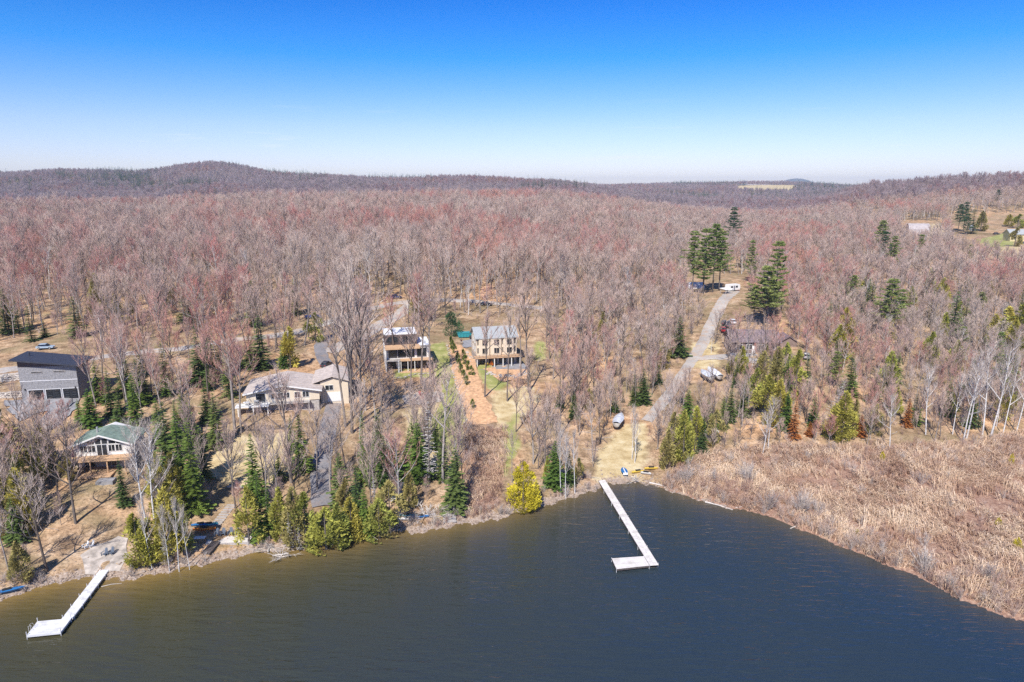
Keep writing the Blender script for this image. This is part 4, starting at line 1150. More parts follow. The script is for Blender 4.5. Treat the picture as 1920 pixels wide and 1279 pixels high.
# ------------------------------------------------------------------ building materials
for nm, col, ro, va, sc in (('white_stucco', (.72, .70, .66), .9, .06, .8), ('cream_stucco', (.70, .60, .47), .9, .07, .8), ('white_paint', (.78, .78, .77), .6, .05, 1.5), ('dark_brown', (.10, .075, .075), .7, .25, 1.0),
        ('black_roof', (.045, .05, .07), .6, .15, 1.2), ('green_shingle', (.20, .27, .225), .95, .28, 1.4), ('beige_shingle', (.52, .45, .41), .95, .22, 1.2), ('grey_shingle', (.36, .38, .39), .9, .14, 2.5), ('white_roof', (.82, .82, .83), .7, .04, .6),
        ('wood_tan', (.58, .38, .23), .8, .2, 2.0), ('wood_grey', (.42, .39, .37), .9, .2, 2.0), ('wood_dark', (.11, .09, .085), .85, .25, 2.0), ('barn_grey', (.42, .38, .38), .9, .2, .8), ('door_black', (.025, .027, .032), .4, .1, 1.0),
        ('alu', (.64, .64, .66), .5, .10, .8), ('dock_board', (.66, .62, .58), .85, .12, .8), ('steel', (.35, .36, .38), .45, .1, 2.0), ('rubber', (.02, .02, .02), .8, .1, 3.0), ('tarp_silver', (.55, .58, .64), .5, .25, 1.3),
        ('tarp_white', (.74, .76, .80), .55, .15, 1.0), ('tarp_dark', (.07, .085, .11), .6, .3, 1.3), ('plastic_orange', (.75, .22, .03), .4, .1, 2.0), ('plastic_blue', (.03, .16, .40), .4, .1, 2.0), ('plastic_yellow', (.72, .50, .08), .45, .1, 2.0),
        ('plastic_teal', (.04, .30, .34), .45, .1, 2.0), ('plastic_red', (.55, .06, .05), .5, .1, 2.0), ('plastic_grey', (.13, .16, .21), .6, .1, 2.0), ('purple_roof', (.20, .155, .17), .9, .2, 1.5), ('brown_wall', (.23, .17, .15), .9, .2, 1.5),
        ('yellow_wall', (.62, .52, .30), .9, .08, .8), ('skin', (.55, .36, .27), .7, .03, 2.0), ('cloth_dark', (.07, .03, .04), .95, .1, 4.0), ('cloth_light', (.45, .40, .38), .95, .1, 4.0), ('hair', (.04, .03, .02), .9, .1, 5.0), ('driftwood', (.58, .53, .48), .95, .2, 2.0)):
    M[nm] = plain(nm, col, ro, .3, va, sc)
M['white_roof'].node_tree.nodes['Principled BSDF'].inputs['Roughness'].default_value = .8
def plank_mat(name, base, per_m):
    """weathered boards laid across a deck: each board a little different, dark gaps between"""
    m, n, l, b = mat(name, .85, .25)
    tc = n.new('ShaderNodeTexCoord'); br = n.new('ShaderNodeTexBrick'); mp = n.new('ShaderNodeMapping'); mp.inputs['Rotation'].default_value = (0, 0, R(90))
    l.new(tc.outputs['Object'], mp.inputs['Vector']); l.new(mp.outputs[0], br.inputs['Vector'])
    br.offset = 0.0; br.inputs['Scale'].default_value = 1.0; br.inputs['Brick Width'].default_value = 12.0; br.inputs['Row Height'].default_value = 1 / per_m; br.inputs['Mortar Size'].default_value = .012
    br.inputs['Color1'].default_value = (*[c * 1.1 for c in base], 1); br.inputs['Color2'].default_value = (*[c * .82 for c in base], 1); br.inputs['Mortar'].default_value = (*[c * .45 for c in base], 1)
    ns = noise(n, l, tc.outputs['Object'], .9, 5); r = ramp(n, [(.32, (.80, .78, .75)), (.55, (1, 1, 1)), (.7, (1.05, 1.05, 1.05))]); l.new(ns.outputs['Fac'], r.inputs[0])
    l.new(mixc(n, l, 1.0, br.outputs['Color'], r.outputs[0], 'MULTIPLY'), b.inputs['Base Color']); M[name] = m
plank_mat('dock_planks', (.80, .76, .72), 5.0); plank_mat('dock_panels', (.80, .81, .83), 2.2)
def glass_mat():
    m, n, l, b = mat('window_glass', .08, .6)
    tc = n.new('ShaderNodeTexCoord'); ns = noise(n, l, tc.outputs['Object'], .9, 2)
    r = ramp(n, [(.35, (.012, .014, .018)), (.65, (.05, .055, .065))]); l.new(ns.outputs['Fac'], r.inputs[0]); l.new(r.outputs[0], b.inputs['Base Color'])
    M['glass'] = m
glass_mat()
def veneer():
    """coursed grey stone veneer"""
    m, n, l, b = mat('stone_veneer', .9, .2)
    tc = n.new('ShaderNodeTexCoord'); mp = n.new('ShaderNodeMapping'); mp.inputs['Rotation'].default_value = (R(90), 0, 0)
    l.new(tc.outputs['Object'], mp.inputs['Vector'])
    br = n.new('ShaderNodeTexBrick'); br.inputs['Scale'].default_value = 2.2; br.inputs['Mortar Size'].default_value = .018
    br.inputs['Color1'].default_value = (.36, .355, .37, 1); br.inputs['Color2'].default_value = (.24, .24, .255, 1); br.inputs['Mortar'].default_value = (.15, .15, .155, 1)
    l.new(mp.outputs[0], br.inputs['Vector'])
    ns = noise(n, l, tc.outputs['Object'], 3.0, 4)
    r = ramp(n, [(.3, (.75, .75, .75)), (.7, (1.25, 1.25, 1.25))]); l.new(ns.outputs['Fac'], r.inputs[0])
    l.new(mixc(n, l, 1.0, br.outputs['Color'], r.outputs[0], 'MULTIPLY'), b.inputs['Base Color'])
    M['veneer'] = m
veneer()

# ------------------------------------------------------------------ building helpers (local x along the lake front, y away from the lake)
def box_part(name, m, par, *b):
    mb = MB()
    for q in b: mb.box(*q)
    return mb.build(name, M[m], par)

def window(par, x0, x1, z0, z1, y, fm='white_paint', name='window', bars=1, pane='glass', axis='y', sgn=-1):
    """a glazed opening on a wall face: the pane, and round it a frame with its bars"""
    p, f = MB(), MB()
    def bx(mb, a0, a1, c0, c1, d0, d1):
        lo, hi = sorted((y + sgn * d0, y + sgn * d1))
        if axis == 'y': mb.box(a0, a1, lo, hi, c0, c1)
        else: mb.box(lo, hi, a0, a1, c0, c1)
    bx(p, x0, x1, z0, z1, -.05, .025)
    w = .08
    bx(f, x0 - w, x1 + w, z1, z1 + w, -.05, .075); bx(f, x0 - w, x1 + w, z0 - w, z0, -.05, .095)
    bx(f, x0 - w, x0, z0, z1, -.05, .075); bx(f, x1, x1 + w, z0, z1, -.05, .075)
    for k in range(bars):
        c = x0 + (x1 - x0) * (k + 1) / (bars + 1); bx(f, c - .035, c + .035, z0, z1, .0, .06)
    o = p.build(name, M[pane], par)
    f.build('frame', M[fm], o)
    return o

def rail_part(par, x0, x1, y, z, m='steel', h=1.0, axis='x', step=1.6, name='railing', nr=3):
    mb = MB(); n = max(2, int(abs(x1 - x0) / step) + 1)
    for k in range(n):
        c = x0 + (x1 - x0) * k / (n - 1)
        if axis == 'x': mb.box(c - .03, c + .03, y - .03, y + .03, z, z + h)
        else: mb.box(y - .03, y + .03, c - .03, c + .03, z, z + h)
    for k in range(nr):
        q = z + h * (.98 - .3 * k)
        if axis == 'x': mb.box(min(x0, x1) - .03, max(x0, x1) + .03, y - .022, y + .022, q - .05, q)
        else: mb.box(y - .022, y + .022, min(x0, x1) - .03, max(x0, x1) + .03, q - .05, q)
    return mb.build(name, M[m], par)

def gable_roof(par, m, x0, x1, y0, y1, ze, zr, along='x', t=.18, oh=.5, name='roof', hipb=0.0):
    mb = MB()
    if along == 'x':
        ym = (y0 + y1) / 2
        s = (zr - ze) / (ym - y0)
        o = [(y0 - oh, ze - s * oh), (ym, zr), (y1 + oh, ze - s * oh), (y1 + oh, ze - s * oh + t), (ym, zr + t), (y0 - oh, ze - s * oh + t)]
        mb.prism(o, x0 - oh, x1 + oh, 'x')
    else:
        xm = (x0 + x1) / 2; s = (zr - ze) / (xm - x0); e = ze - s * oh
        a, b = y0 - oh, y1 + oh
        L, Rr = x0 - oh, x1 + oh
        bb = b - hipb
        for d in (0, 1):
            zz = t * d
            P = [(L, a, e + zz), (xm, a, zr + zz), (Rr, a, e + zz), (Rr, b, e + zz), (xm, bb, zr + zz), (L, b, e + zz)]
            n = len(mb.v); mb.v += P
            fs = [(0, 1, 4, 5), (1, 2, 3, 4), (3, 5, 4)] if hipb else [(0, 1, 4, 5), (1, 2, 3, 4)]
            for f in fs: mb.f.append(tuple(n + i for i in (f if not d else f[::-1]))); mb.m.append(0)
        ring = [0, 1, 2, 3, 5] if hipb else [0, 1, 2, 3, 4, 5]
        for i, p in enumerate(ring):
            q = ring[(i + 1) % len(ring)]
            mb.f.append((p, q, q + 6, p + 6)); mb.m.append(0)
    return mb.build(name, M[m], par)

def gable_wall(par, m, x0, x1, y0, y1, z0, ze, zr, along='x', name='wall'):
    mb = MB()
    if along == 'x':
        ym = (y0 + y1) / 2; mb.prism([(y0, z0), (y1, z0), (y1, ze), (ym, zr), (y0, ze)], x0, x1, 'x')
    else:
        xm = (x0 + x1) / 2; mb.prism([(x0, z0), (x1, z0), (x1, ze), (xm, zr), (x0, ze)], y0, y1, 'y')
    return mb.build(name, M[m], par)

# ------------------------------------------------------------------ stone garage with black mono-pitch roof
g = G(97, 749)
o = thing('stone_garage', 'tall grey stone garage with black sloping roof and three dark doors', 'garage', (g.x, g.y, g.z), R(11))
W, D = 6.05, 6.8
mb = MB(); mb.hexa([(-W, 0, -3), (W, 0, -3), (W, D, -3), (-W, D, -3), (-W, 0, 8.0), (W, 0, 7.9), (W, D, 7.9), (-W, D, 8.0)]); mb.build('wall', M['veneer'], o)
mb = MB(); mb.hexa([(-W + .02, .02, 8.0), (W - .02, .02, 7.9), (W - .02, D - .02, 7.9), (-W + .02, D - .02, 8.0), (-W + .02, .02, 9.7), (W - .02, .02, 8.15), (W - .02, D - .02, 8.15), (-W + .02, D - .02, 9.7)]); mb.build('upper_wall_dark', M['dark_brown'], o)  # dark brown wedge of wall from the stone top up to the sloping roof
mb = MB(); zl, zr_ = 9.72, 8.02
mb.hexa([(-W - 1.0, -1.3, zl + .12), (W + 1.2, -1.3, zr_ - .12), (W + 1.2, D + .8, zr_ - .12), (-W - 1.0, D + .8, zl + .12), (-W - 1.0, -1.3, zl + .45), (W + 1.2, -1.3, zr_ + .2), (W + 1.2, D + .8, zr_ + .2), (-W - 1.0, D + .8, zl + .45)])
rf = mb.build('roof', M['black_roof'], o)
MB().cyl(-W + 1.2, 3.5, zl + .1, zl + 1.0, .16).build('vent_pipe', M['black_roof'], rf)
box_part('trim_band', 'alu', o, (-W - .02, W + .02, -.06, .04, 4.55, 4.72))
for k in range(3):
    x = -4.55 + k * 3.62
    d = box_part('garage_door', 'door_black', o, (x, x + 3.1, -.03, .1, .05, 2.45))
    for r in range(4):
        for c in (0, 1):
            window(d, x + .3 + c * 1.5, x + 1.2 + c * 1.5, .3 + r * .56, .58 + r * .56, -.03, 'door_black', 'pane', 0)
    box_part('door_frame', 'alu', o, (x - .16, x - .03, -.08, .06, 0, 2.6), (x + 3.13, x + 3.26, -.08, .06, 0, 2.6), (x - .03, x + 3.13, -.08, .06, 2.47, 2.6))
for x in (-3.4, 1.3): window(o, x, x + 2.3, 6.55, 6.8, 0, 'wood_grey', bars=0)
for x in (-5.2, 5.4): box_part('wall_lamp', 'door_black', o, (x - .1, x + .1, -.22, 0, 2.5, 2.9))

# forecourt railings on white kerbs
def railing(a, b, label, h=1.05):
    A, B = G(*a), G(*b); d = B - A; L = math.hypot(d.x, d.y)
    o = thing('metal_railing', label, 'railing', A, math.atan2(d.y, d.x), 'railings on the garage ramp')
    dz = d.z
    k = MB(); k.hexa([(0, -.12, -1.2), (L, -.12, dz - 1.2), (L, .12, dz - 1.2), (0, .12, -1.2), (0, -.12, .38), (L, -.12, dz + .38), (L, .12, dz + .38), (0, .12, .38)]); k.build('kerb', M['concrete'], o)
    n = max(2, int(L / 1.5) + 1)
    for i in range(n):
        x = L * i / (n - 1); MB().box(x - .04, x + .04, -.04, .04, dz * i / (n - 1) + .38, dz * i / (n - 1) + .38 + h).build('post', M['door_black'], o)
    for j in range(5):
        z = .55 + j * .2
        MB().tube([(0, 0, z), (L, 0, dz + z)], .035, .035, 4).build('rail', M['door_black'], o)
railing((94, 760), (46, 786), 'long black railing between forecourt and ramp, nearest the lake')
railing((137, 757), (128, 766), 'shortest black railing at the top of the garage ramp')
railing((129, 769), (110, 783), 'black railing along the middle of the garage ramp')
railing((112, 791), (94, 808), 'lowest black railing at the foot of the garage ramp')

def stone_row(name, label, line, w, n, smin, smax, m='stone', cat='stone wall', rows=1, dz=.0):
    L = poly(line); seg = np.hypot(*np.diff(L, axis=0).T); cum = np.concatenate([[0], np.cumsum(seg)])
    c = G(*line[0]); o = thing(name, label, cat, (c.x, c.y, c.z))
    forms_ = [rock_form(30 + k, .62).mesh('stone', M[m]) for k in range(4)]
    for r in range(rows):
        for i in range(n):
            t = (i + RNG.uniform(.1, .9)) / n * cum[-1]
            x = np.interp(t, cum, L[:, 0]) + RNG.uniform(-w, w); y = np.interp(t, cum, L[:, 1]) + RNG.uniform(-w, w) + r * .55
            s = link('stone', forms_[int(RNG.integers(0, 4))], o, (x - c.x, y - c.y, H1(x, y) - c.z + .12 + r * dz), RNG.uniform(0, 6.28))
            q = RNG.uniform(smin, smax); s.scale = (q * RNG.uniform(.9, 1.4), q, q * RNG.uniform(.7, 1.0))
    return o
stone_row('rock_retaining_wall', 'lower bank of pale boulders next to the stone garage', [(-12, 748), (44, 744)], .15, 13, .9, 1.4, rows=3, dz=.35)
stone_row('rock_retaining_wall', 'upper bank of pale boulders between road and garage', [(-12, 716), (40, 712)], .15, 14, .9, 1.3, rows=4, dz=.35)
stone_row('stone_edging', 'line of pale stones between the green lawn and the mulch bed', [(838, 645), (848, 690), (858, 730), (869, 770), (876, 810)], .35, 80, .35, .75)
stone_row('rock_steps', 'tumbled pale rocks beside the corner of the beige house', [(874, 658), (884, 676), (890, 690)], .8, 26, .5, 1.1)
stone_row('rock_border', 'broken pale rocks along the terrace below the beige house', [(915, 700), (940, 706), (965, 708), (990, 698)], .9, 46, .4, 1.2)
stone_row('lawn_edge_rocks', 'row of pale rocks holding up the edge of the bungalow lawn', [(425, 914), (450, 914), (480, 912)], .3, 16, .5, 1.0)
stone_row('house_edge_rocks', 'low line of pale rocks below the white flat roofed house', [(745, 710), (775, 703), (805, 700)], .3, 18, .4, .8)

# ------------------------------------------------------------------ green roofed cottage
g = G(190, 884)
o = thing('green_roofed_cottage', 'white lakeside cottage with green gable roof and glazed front above a deck', 'house', (g.x, g.y, g.z), R(10))
W, D, F = 5.1, 9.5, 2.7
box_part('lower_wall', 'wood_grey', o, (-W + .1, W - .1, 1.8, D, -1.5, F))
gable_wall(o, 'white_paint', -W, W, 1.7, D, F, F + 2.3, F + 4.2, 'y')
rf = gable_roof(o, 'green_shingle', -W, W, 1.7, D, F + 2.3, F + 4.2, 'y', .2, .8, hipb=3.0)
MB().cyl(-1.6, 4.6, F + 3.3, F + 4.9, .2).build('chimney_pipe', M['steel'], rf)
mb = MB(); s = 1.9 / 5.1; e = F + 2.3 - s * .8
mb.prism([(-W - .8, e - .06), (0, F + 4.14), (W + .8, e - .06), (W + .8, e + .24), (0, F + 4.44), (-W - .8, e + .24)], .85, .93, 'y'); mb.build('fascia_board', M['white_paint'], o)
for x0, x1 in ((-3.9, -2.7), (-2.5, -1.2), (1.2, 2.3), (2.5, 3.6)): window(o, x0, x1, F + .75, F + 2.05, 1.7)
for x0, x1 in ((-.9, -.05), (.05, .9)):
    d = box_part('glass_door', 'glass', o, (x0, x1, 1.66, 1.75, F + .05, F + 2.1))
    box_part('frame', 'white_paint', d, (x0 - .06, x0, 1.6, 1.75, F, F + 2.15), (x1, x1 + .06, 1.6, 1.75, F, F + 2.15))
for x0, x1, z1 in ((-2.6, -1.3, 2.95), (-1.1, -.1, 3.45), (.1, 1.1, 3.45), (1.3, 2.5, 2.95), (2.7, 3.6, 2.65)): window(o, x0, x1, F + 2.3, F + z1, 1.7, bars=0)
dk = box_part('deck', 'wood_tan', o, (-W - .5, W + .6, -1.2, 1.68, F - .22, F - .02))
rail_part(dk, -W - .4, W + .5, -1.1, F, 'wood_tan', .95, 'x', 1.3)
for x in (-4.6, -1.4, 1.6, 4.8): box_part('deck_post', 'wood_tan', o, (x - .1, x + .1, -1.05, -.85, -1.2, F - .22))
for x0, x1 in ((-3.4, -1.6), (.4, 2.2)): window(o, x0, x1, .4, 2.0, 1.8, 'wood_grey')
box_part('lower_deck', 'wood_tan', o, (-W - .5, 2.6, -2.6, 1.2, -.25, .02))
box_part('landing', 'concrete', o, (.6, 3.6, -4.6, -2.64, -1.2, -.3))
for x in (-3.6,):
    t = thing('patio_umbrella', 'closed dark umbrella on the cottage deck corner', 'umbrella', o.matrix_world @ Vector((0, 0, 0)))
    bpy.context.view_layer.update(); t.location = o.matrix_world @ Vector((-4.6, .2, F)); MB().tube([(0, 0, 0), (0, 0, 2.1)], .04, .04, 6).build('pole', M['steel'], t); MB().tube([(0, 0, .5), (0, 0, 1.2), (0, 0, 2.2)], .45, .06, 8, 0, True).build('canopy', M['cloth_dark'], t)

# ------------------------------------------------------------------ beige roofed bungalow
g = G(533, 772)
o = thing('beige_roofed_bungalow', 'long low bungalow with pale beige roof, white trim and a raised corner deck', 'house', (g.x, g.y, g.z), R(12))
W, D, F = 8.2, 12.0, 2.5
box_part('lower_wall', 'wood_grey', o, (-W + .2, W - .2, .4, D, -1.5, F))
gable_wall(o, 'cream_stucco', -W, W, .2, D, F, F + 2.3, F + 3.9, 'y')
gable_roof(o, 'beige_shingle', -W, W, .2, D, F + 2.35, F + 3.95, 'y', .2, .7)
mb = MB(); s = 1.6 / 8.2; e = F + 2.35 - s * .7
mb.prism([(-W - .7, e - .1), (0, F + 3.85), (W + .7, e - .1), (W + .7, e + .22), (0, F + 4.17), (-W - .7, e + .22)], -.62, -.53, 'y'); mb.build('fascia_board', M['white_paint'], o)
for x0, x1 in ((-2.6, -1.4), (-1.2, 0), (.2, 1.4), (2.6, 3.8), (4.4, 5.8)): window(o, x0, x1, F + .8, F + 2.1, .2)
d = box_part('sliding_door', 'glass', o, (-6.0, -4.0, .14, .25, F + .05, F + 2.1)); box_part('frame', 'white_paint', d, (-6.1, -6.0, .1, .25, F, F + 2.2), (-4.0, -3.9, .1, .25, F, F + 2.2))
for x0, x1 in ((-1.5, .3), (1.5, 3.5)): window(o, x0, x1, .5, 1.9, .4, 'wood_grey')
dk = box_part('deck', 'white_paint', o, (-W - 2.2, -3.0, -2.4, .16, F - .28, F - .03)); rail_part(dk, -W - 2.1, -3.1, -2.3, F, 'white_paint', .95, 'x', 1.4)
for x in (-9.8, -6.5, -3.3): box_part('deck_post', 'white_paint', o, (x - .1, x + .1, -2.2, -2.0, -1.5, F - .28))
dk = box_part('balcony', 'wood_grey', o, (-2.96, 6.0, -1.3, .16, F - .25, F - .03)); rail_part(dk, -2.9, 5.9, -1.2, F, 'white_paint', .9, 'x', 1.5)
for x in (-2.8, 0, 3, 5.8): box_part('deck_post', 'wood_grey', o, (x - .08, x + .08, -1.2, -1.04, -1.5, F - .25))
gable_wall(o, 'cream_stucco', W + .02, W + 6.6, 4.0, 15, -1.5, F + 3.0, F + 4.1, 'y', 'wing_wall')
gable_roof(o, 'beige_shingle', W - 1.2, W + 7.0, 4.0, 15, F + 3.1, F + 4.4, 'y', .2, .6, 'wing_roof')
box_part('garage_door', 'white_paint', o, (W + 1.6, W + 5.0, 3.9, 4.05, .6, 2.9))
window(o, W + 1.2, W + 3.0, F + 1.0, F + 2.2, 4.0)
window(o, 5, 7, F + .2, F + 2.2, W + 6.6, axis='x', sgn=1)
for k in range(2):
    c = o.matrix_world @ Vector((0, 0, 0)); bpy.context.view_layer.update()
    t = thing('patio_table', ('white round table on the bungalow deck', 'small dark grill on the bungalow deck')[k], ('table', 'grill')[k], o.matrix_world @ Vector((-8.0 + k * 2.2, -1.2, F - .03)))
    if k == 0:
        MB().cyl(0, 0, 0, .7, .06).build('pedestal', M['white_paint'], t); MB().cyl(0, 0, .7, .76, .75, 16).build('table_top', M['white_paint'], t)
    else:
        t.name = 'grill'; MB().box(-.5, .5, -.3, .3, 0, .75).build('cabinet', M['door_black'], t); MB().tube([(-.5, 0, .9), (.5, 0, .9)], .28, .28, 10, 0, True).build('hood', M['steel'], t)

# ------------------------------------------------------------------ white flat roofed house
g = G(766, 694)
o = thing('white_flat_roofed_house', 'white modern house with flat white roofs, dark top storey and open terraces', 'house', (g.x, g.y, g.z), R(13))
W, D = 6.3, 12.0
box_part('wall', 'white_stucco', o, (-W, W, 2.4, D, -2, 3.2), (-W, W, .9, D, 3.2, 6.6), (-W, -W + .3, -1.0, 2.4, -2, 3.2), (-W, -W + .3, -.9, .9, 3.2, 6.3))
box_part('roof', 'white_roof', o, (-W - .1, W + .1, .8, D + .1, 6.6, 6.75))
box_part('roof_edge', 'wood_grey', o, (-W - .15, W + .15, .72, .8, 6.4, 6.8), (W + .1, W + .18, .8, D + .1, 6.4, 6.8))
tp = box_part('top_storey', 'dark_brown', o, (-W + .1, 2.8, 2.6, D - .2, 6.75, 9.75))
box_part('top_roof', 'white_roof', o, (-W, 2.9, 2.5, D - .1, 9.75, 9.9))
for x in (-W + .6, -W + 2.4, -W + 4.2, -W + 6.0): window(tp, x, x + 1.5, 7.2, 9.2, 2.6, 'dark_brown', bars=0)
box_part('roof_terrace', 'wood_tan', o, (-W, 3.4, -1.0, 2.5, 6.76, 6.86), (-W, 3.4, -1.06, -1.0, 6.3, 6.86))
for x, y in ((4.3, 6.0), (5.2, 4.2), (1.0, 8.0), (-1.0, 9.0)): MB().cyl(x, y, 6.75 if x > 3 else 9.9, 7.3 if x > 3 else 10.45, .2).build('roof_vent', M['steel'], o)
for x0, x1 in ((-5.2, -3.0), (-2.7, -.5), (-.2, 1.8)): window(o, x0, x1, 3.6, 5.9, .9, 'dark_brown', bars=0)
window(o, 2.6, 5.2, 3.5, 6.0, .9, 'wood_grey', bars=0)
box_part('balcony', 'wood_tan', o, (-2.2, W + .6, -1.4, .88, 2.95, 3.2)); box_part('balcony_slab', 'wood_grey', o, (-W + .32, -2.22, -1.0, .88, 2.95, 3.18))
for x in (-2.1, -.2, 1.7, 3.6): box_part('column', 'white_stucco', o, (x - .09, x + .09, -1.3, -1.1, -.4, 2.95))
box_part('pier', 'white_stucco', o, (-3.0, -2.55, -1.6, -1.0, -1.2, 2.9)); box_part('side_pier', 'plastic_grey', o, (W - .5, W - .1, -1.2, 2.4, -.4, 2.95))
for x0, x1 in ((-5.4, -3.4), (-2.0, .2), (.5, 2.7), (3.0, 5.2)): window(o, x0, x1, .2, 2.4, 2.4, 'dark_brown', bars=1)
box_part('ground_terrace', 'wood_tan', o, (-2.4, W + .2, -2.0, 2.38, -.7, -.02))
window(o, 4, 7, 4, 5.6, -W, axis='x', sgn=-1)
bpy.context.view_layer.update()
t = thing('grill', 'covered dark round grill at the corner of the white house balcony', 'grill', o.matrix_world @ Vector((W + .3, .2, 3.2))); MB().cyl(0, 0, 0, .5, .25).build('stand', M['steel'], t); MB().tube([(0, 0, .45), (0, 0, .8), (0, 0, 1.15)], .5, .2, 10, 0, True).build('cover', M['tarp_dark'], t)

# ------------------------------------------------------------------ beige three storey house
g = G(932, 684)
o = thing('beige_three_storey_house', 'cream three storey house with grey gable roof above a wooden deck', 'house', (g.x, g.y, g.z), R(13))
W, D = 6.0, 9.0
box_part('lower_wall', 'wood_grey', o, (-W, W, .6, D, -2.5, 2.9))
gable_wall(o, 'cream_stucco', -W, W, .5, D, 2.9, 8.2, 10.4, 'x')
gable_roof(o, 'grey_shingle', -W, W, .5, D, 8.25, 10.5, 'x', .2, .55)
for x0, x1 in ((-4.9, -2.4), (-1.4, 1.1), (2.4, 4.9)):
    b = MB(); b.prism([(x0 - .5, .5), (x0, -.3), (x1, -.3), (x1 + .5, .5)], 2.95, 8.0, 'z'); bay = b.build('bay', M['cream_stucco'], o)
    for z in (3.6, 6.1):
        window(bay, x0 + .5, x1 - .5, z, z + 1.6, -.3, 'cream_stucco', bars=1)
    b = MB(); b.hexa([(x0 - .6, .5, 8.02), (x0 - .1, -.5, 8.02), (x1 + .1, -.5, 8.02), (x1 + .6, .5, 8.02), (x0 - .6, .5, 8.5), (x0 - .1, -.5, 8.15), (x1 + .1, -.5, 8.15), (x1 + .6, .5, 8.5)]); b.build('bay_roof', M['grey_shingle'], o)
for x in (-5.75, -1.97, 1.68, 5.35):
    for z in (3.6, 6.1): window(o, x, x + .36, z, z + 1.6, .5, 'cream_stucco', bars=0)
for z in (3.8, 6.3):
    for y in (2.4, 5.6): window(o, y, y + 1.0, z, z + 1.4, -W, axis='x', sgn=-1)
dk = box_part('deck', 'wood_tan', o, (-W - .8, W + 1.2, -2.4, .48, 2.65, 2.88)); rail_part(dk, -W - .7, W + 1.1, -2.3, 2.88, 'wood_dark', .95, 'x', 1.0, nr=4)
for k in range(6):
    x = -W - .3 + k * 2.55; box_part('deck_post', 'white_stucco', o, (x - .12, x + .12, -2.2, -1.96, -.8, 2.65))
for x0, x1 in ((-5.2, -3.0), (-2.4, .2), (.6, 3.0), (3.4, 5.4)): window(o, x0, x1, .2, 2.3, .6, 'white_paint')
box_part('patio', 'concrete', o, (-W - 1.5, W + 2.0, -4.5, .55, -1.2, -.02))
st = box_part('outside_stairs', 'wood_tan', o, *[(-W - 2.2, -W - .9, -2.2 - k * .3, -1.9 - k * .3, 2.4 - k * .24, 2.64 - k * .24) for k in range(10)])
bpy.context.view_layer.update()
for k, x in enumerate((-3.4, -1.9)):
    t = thing('patio_plant', ('yellow potted bush under the beige house deck, nearer the stairs', 'orange potted bush under the beige house deck')[k], 'plant', o.matrix_world @ Vector((x, -1.2, -.02)))
    MB().tube([(0, 0, 0), (0, 0, .4)], .25, .32, 8, 0, True).build('pot', M['wood_tan'], t); T, C = cedar_form(50 + k, 1.0, .42, 160); C.build('crown', M['plastic_yellow'] if k == 0 else M['plastic_orange'], t, loc=(0, 0, .35))

# ------------------------------------------------------------------ dark roofed house by the lane
g = G(1415, 662)
o = thing('dark_roofed_house', 'brown house with purple brown roof half hidden by trees beside the lane', 'house', (g.x, g.y, g.z), R(-4))
W, D = 7.2, 9.0
gable_wall(o, 'brown_wall', -W, W, 0, D, -2, 3.6, 6.2, 'x'); gable_roof(o, 'purple_roof', -W, W, 0, D, 3.65, 6.25, 'x', .2, .6)
for x in (-5.6, -2.6, 1.0, 4.2): window(o, x, x + 1.7, 1.2, 2.6, 0)
d = box_part('door', 'white_paint', o, (-.9, .1, -.06, .05, 0, 2.2)); box_part('handle', 'steel', d, (-.1, 0, -.12, -.06, 1.0, 1.1))
box_part('porch', 'wood_grey', o, (-W - .5, W, -2.4, -.02, -1.5, -.05)); MB().box(3.0, 3.8, 5.2, 6.0, 5, 7.2).build('chimney', M['brown_wall'], o)
gable_wall(o, 'brown_wall', W + 1.2, W + 6.2, 3, 9, -2, 3.0, 4.6, 'y', 'annex_wall'); gable_roof(o, 'purple_roof', W + 1.2, W + 6.2, 3, 9, 3.05, 4.65, 'y', .2, .5, 'annex_roof')

# ------------------------------------------------------------------ barn and far yellow house
g = G(1723, 441)
o = thing('grey_barn', 'weathered grey barn with gambrel roof in the wood', 'barn', (g.x, g.y, g.z), R(-14))
W, D = 6.8, 9.0; pr = [(0, 4.0), (1.8, 7.0), (4.5, 8.2), (7.2, 7.0), (9.0, 4.0)]
MB().prism([(.1, -2), (8.9, -2)] + [(a, b - .15) for a, b in reversed(pr)], -W, W, 'x').build('wall', M['barn_grey'], o)
mb = MB(); mb.prism([(a - .1 if a < 4 else a + .1 if a > 5 else a, b) for a, b in pr] + [(a - .1 if a < 4 else a + .1 if a > 5 else a, b + .2) for a, b in reversed(pr)], -W - .4, W + .4, 'x'); mb.build('roof', M['barn_grey'], o)
window(o, 3.6, 5.2, 1.0, 3.0, W, 'barn_grey', 'barn_door', axis='x', sgn=1); window(o, 3.9, 4.9, 5.2, 6.2, W, 'white_paint', axis='x', sgn=1)
g = G(1913, 452)
o = thing('yellow_house', 'pale yellow house with grey roof at the right edge of the photo', 'house', (g.x, g.y, g.z), R(-8))
W, D = 6.5, 9.0
gable_wall(o, 'yellow_wall', -W, W, 0, D, -2, 4.6, 7.4, 'x'); gable_roof(o, 'grey_shingle', -W, W, 0, D, 4.65, 7.45, 'x', .2, .6)
for x in (-5, -1.5, 2): window(o, x, x + 1.6, 1.0, 2.6, 0); window(o, x, x + 1.6, 3.2, 4.2, 0)
d = box_part('door', 'white_paint', o, (4.4, 5.5, -.06, .05, 0, 2.2)); box_part('handle', 'steel', d, (4.5, 4.6, -.12, -.06, 1.0, 1.1))
g = G(1825, 433)
o = thing('small_white_shed', 'small white shed between the dark pines of the far yellow house', 'shed', (g.x, g.y, g.z), 0)
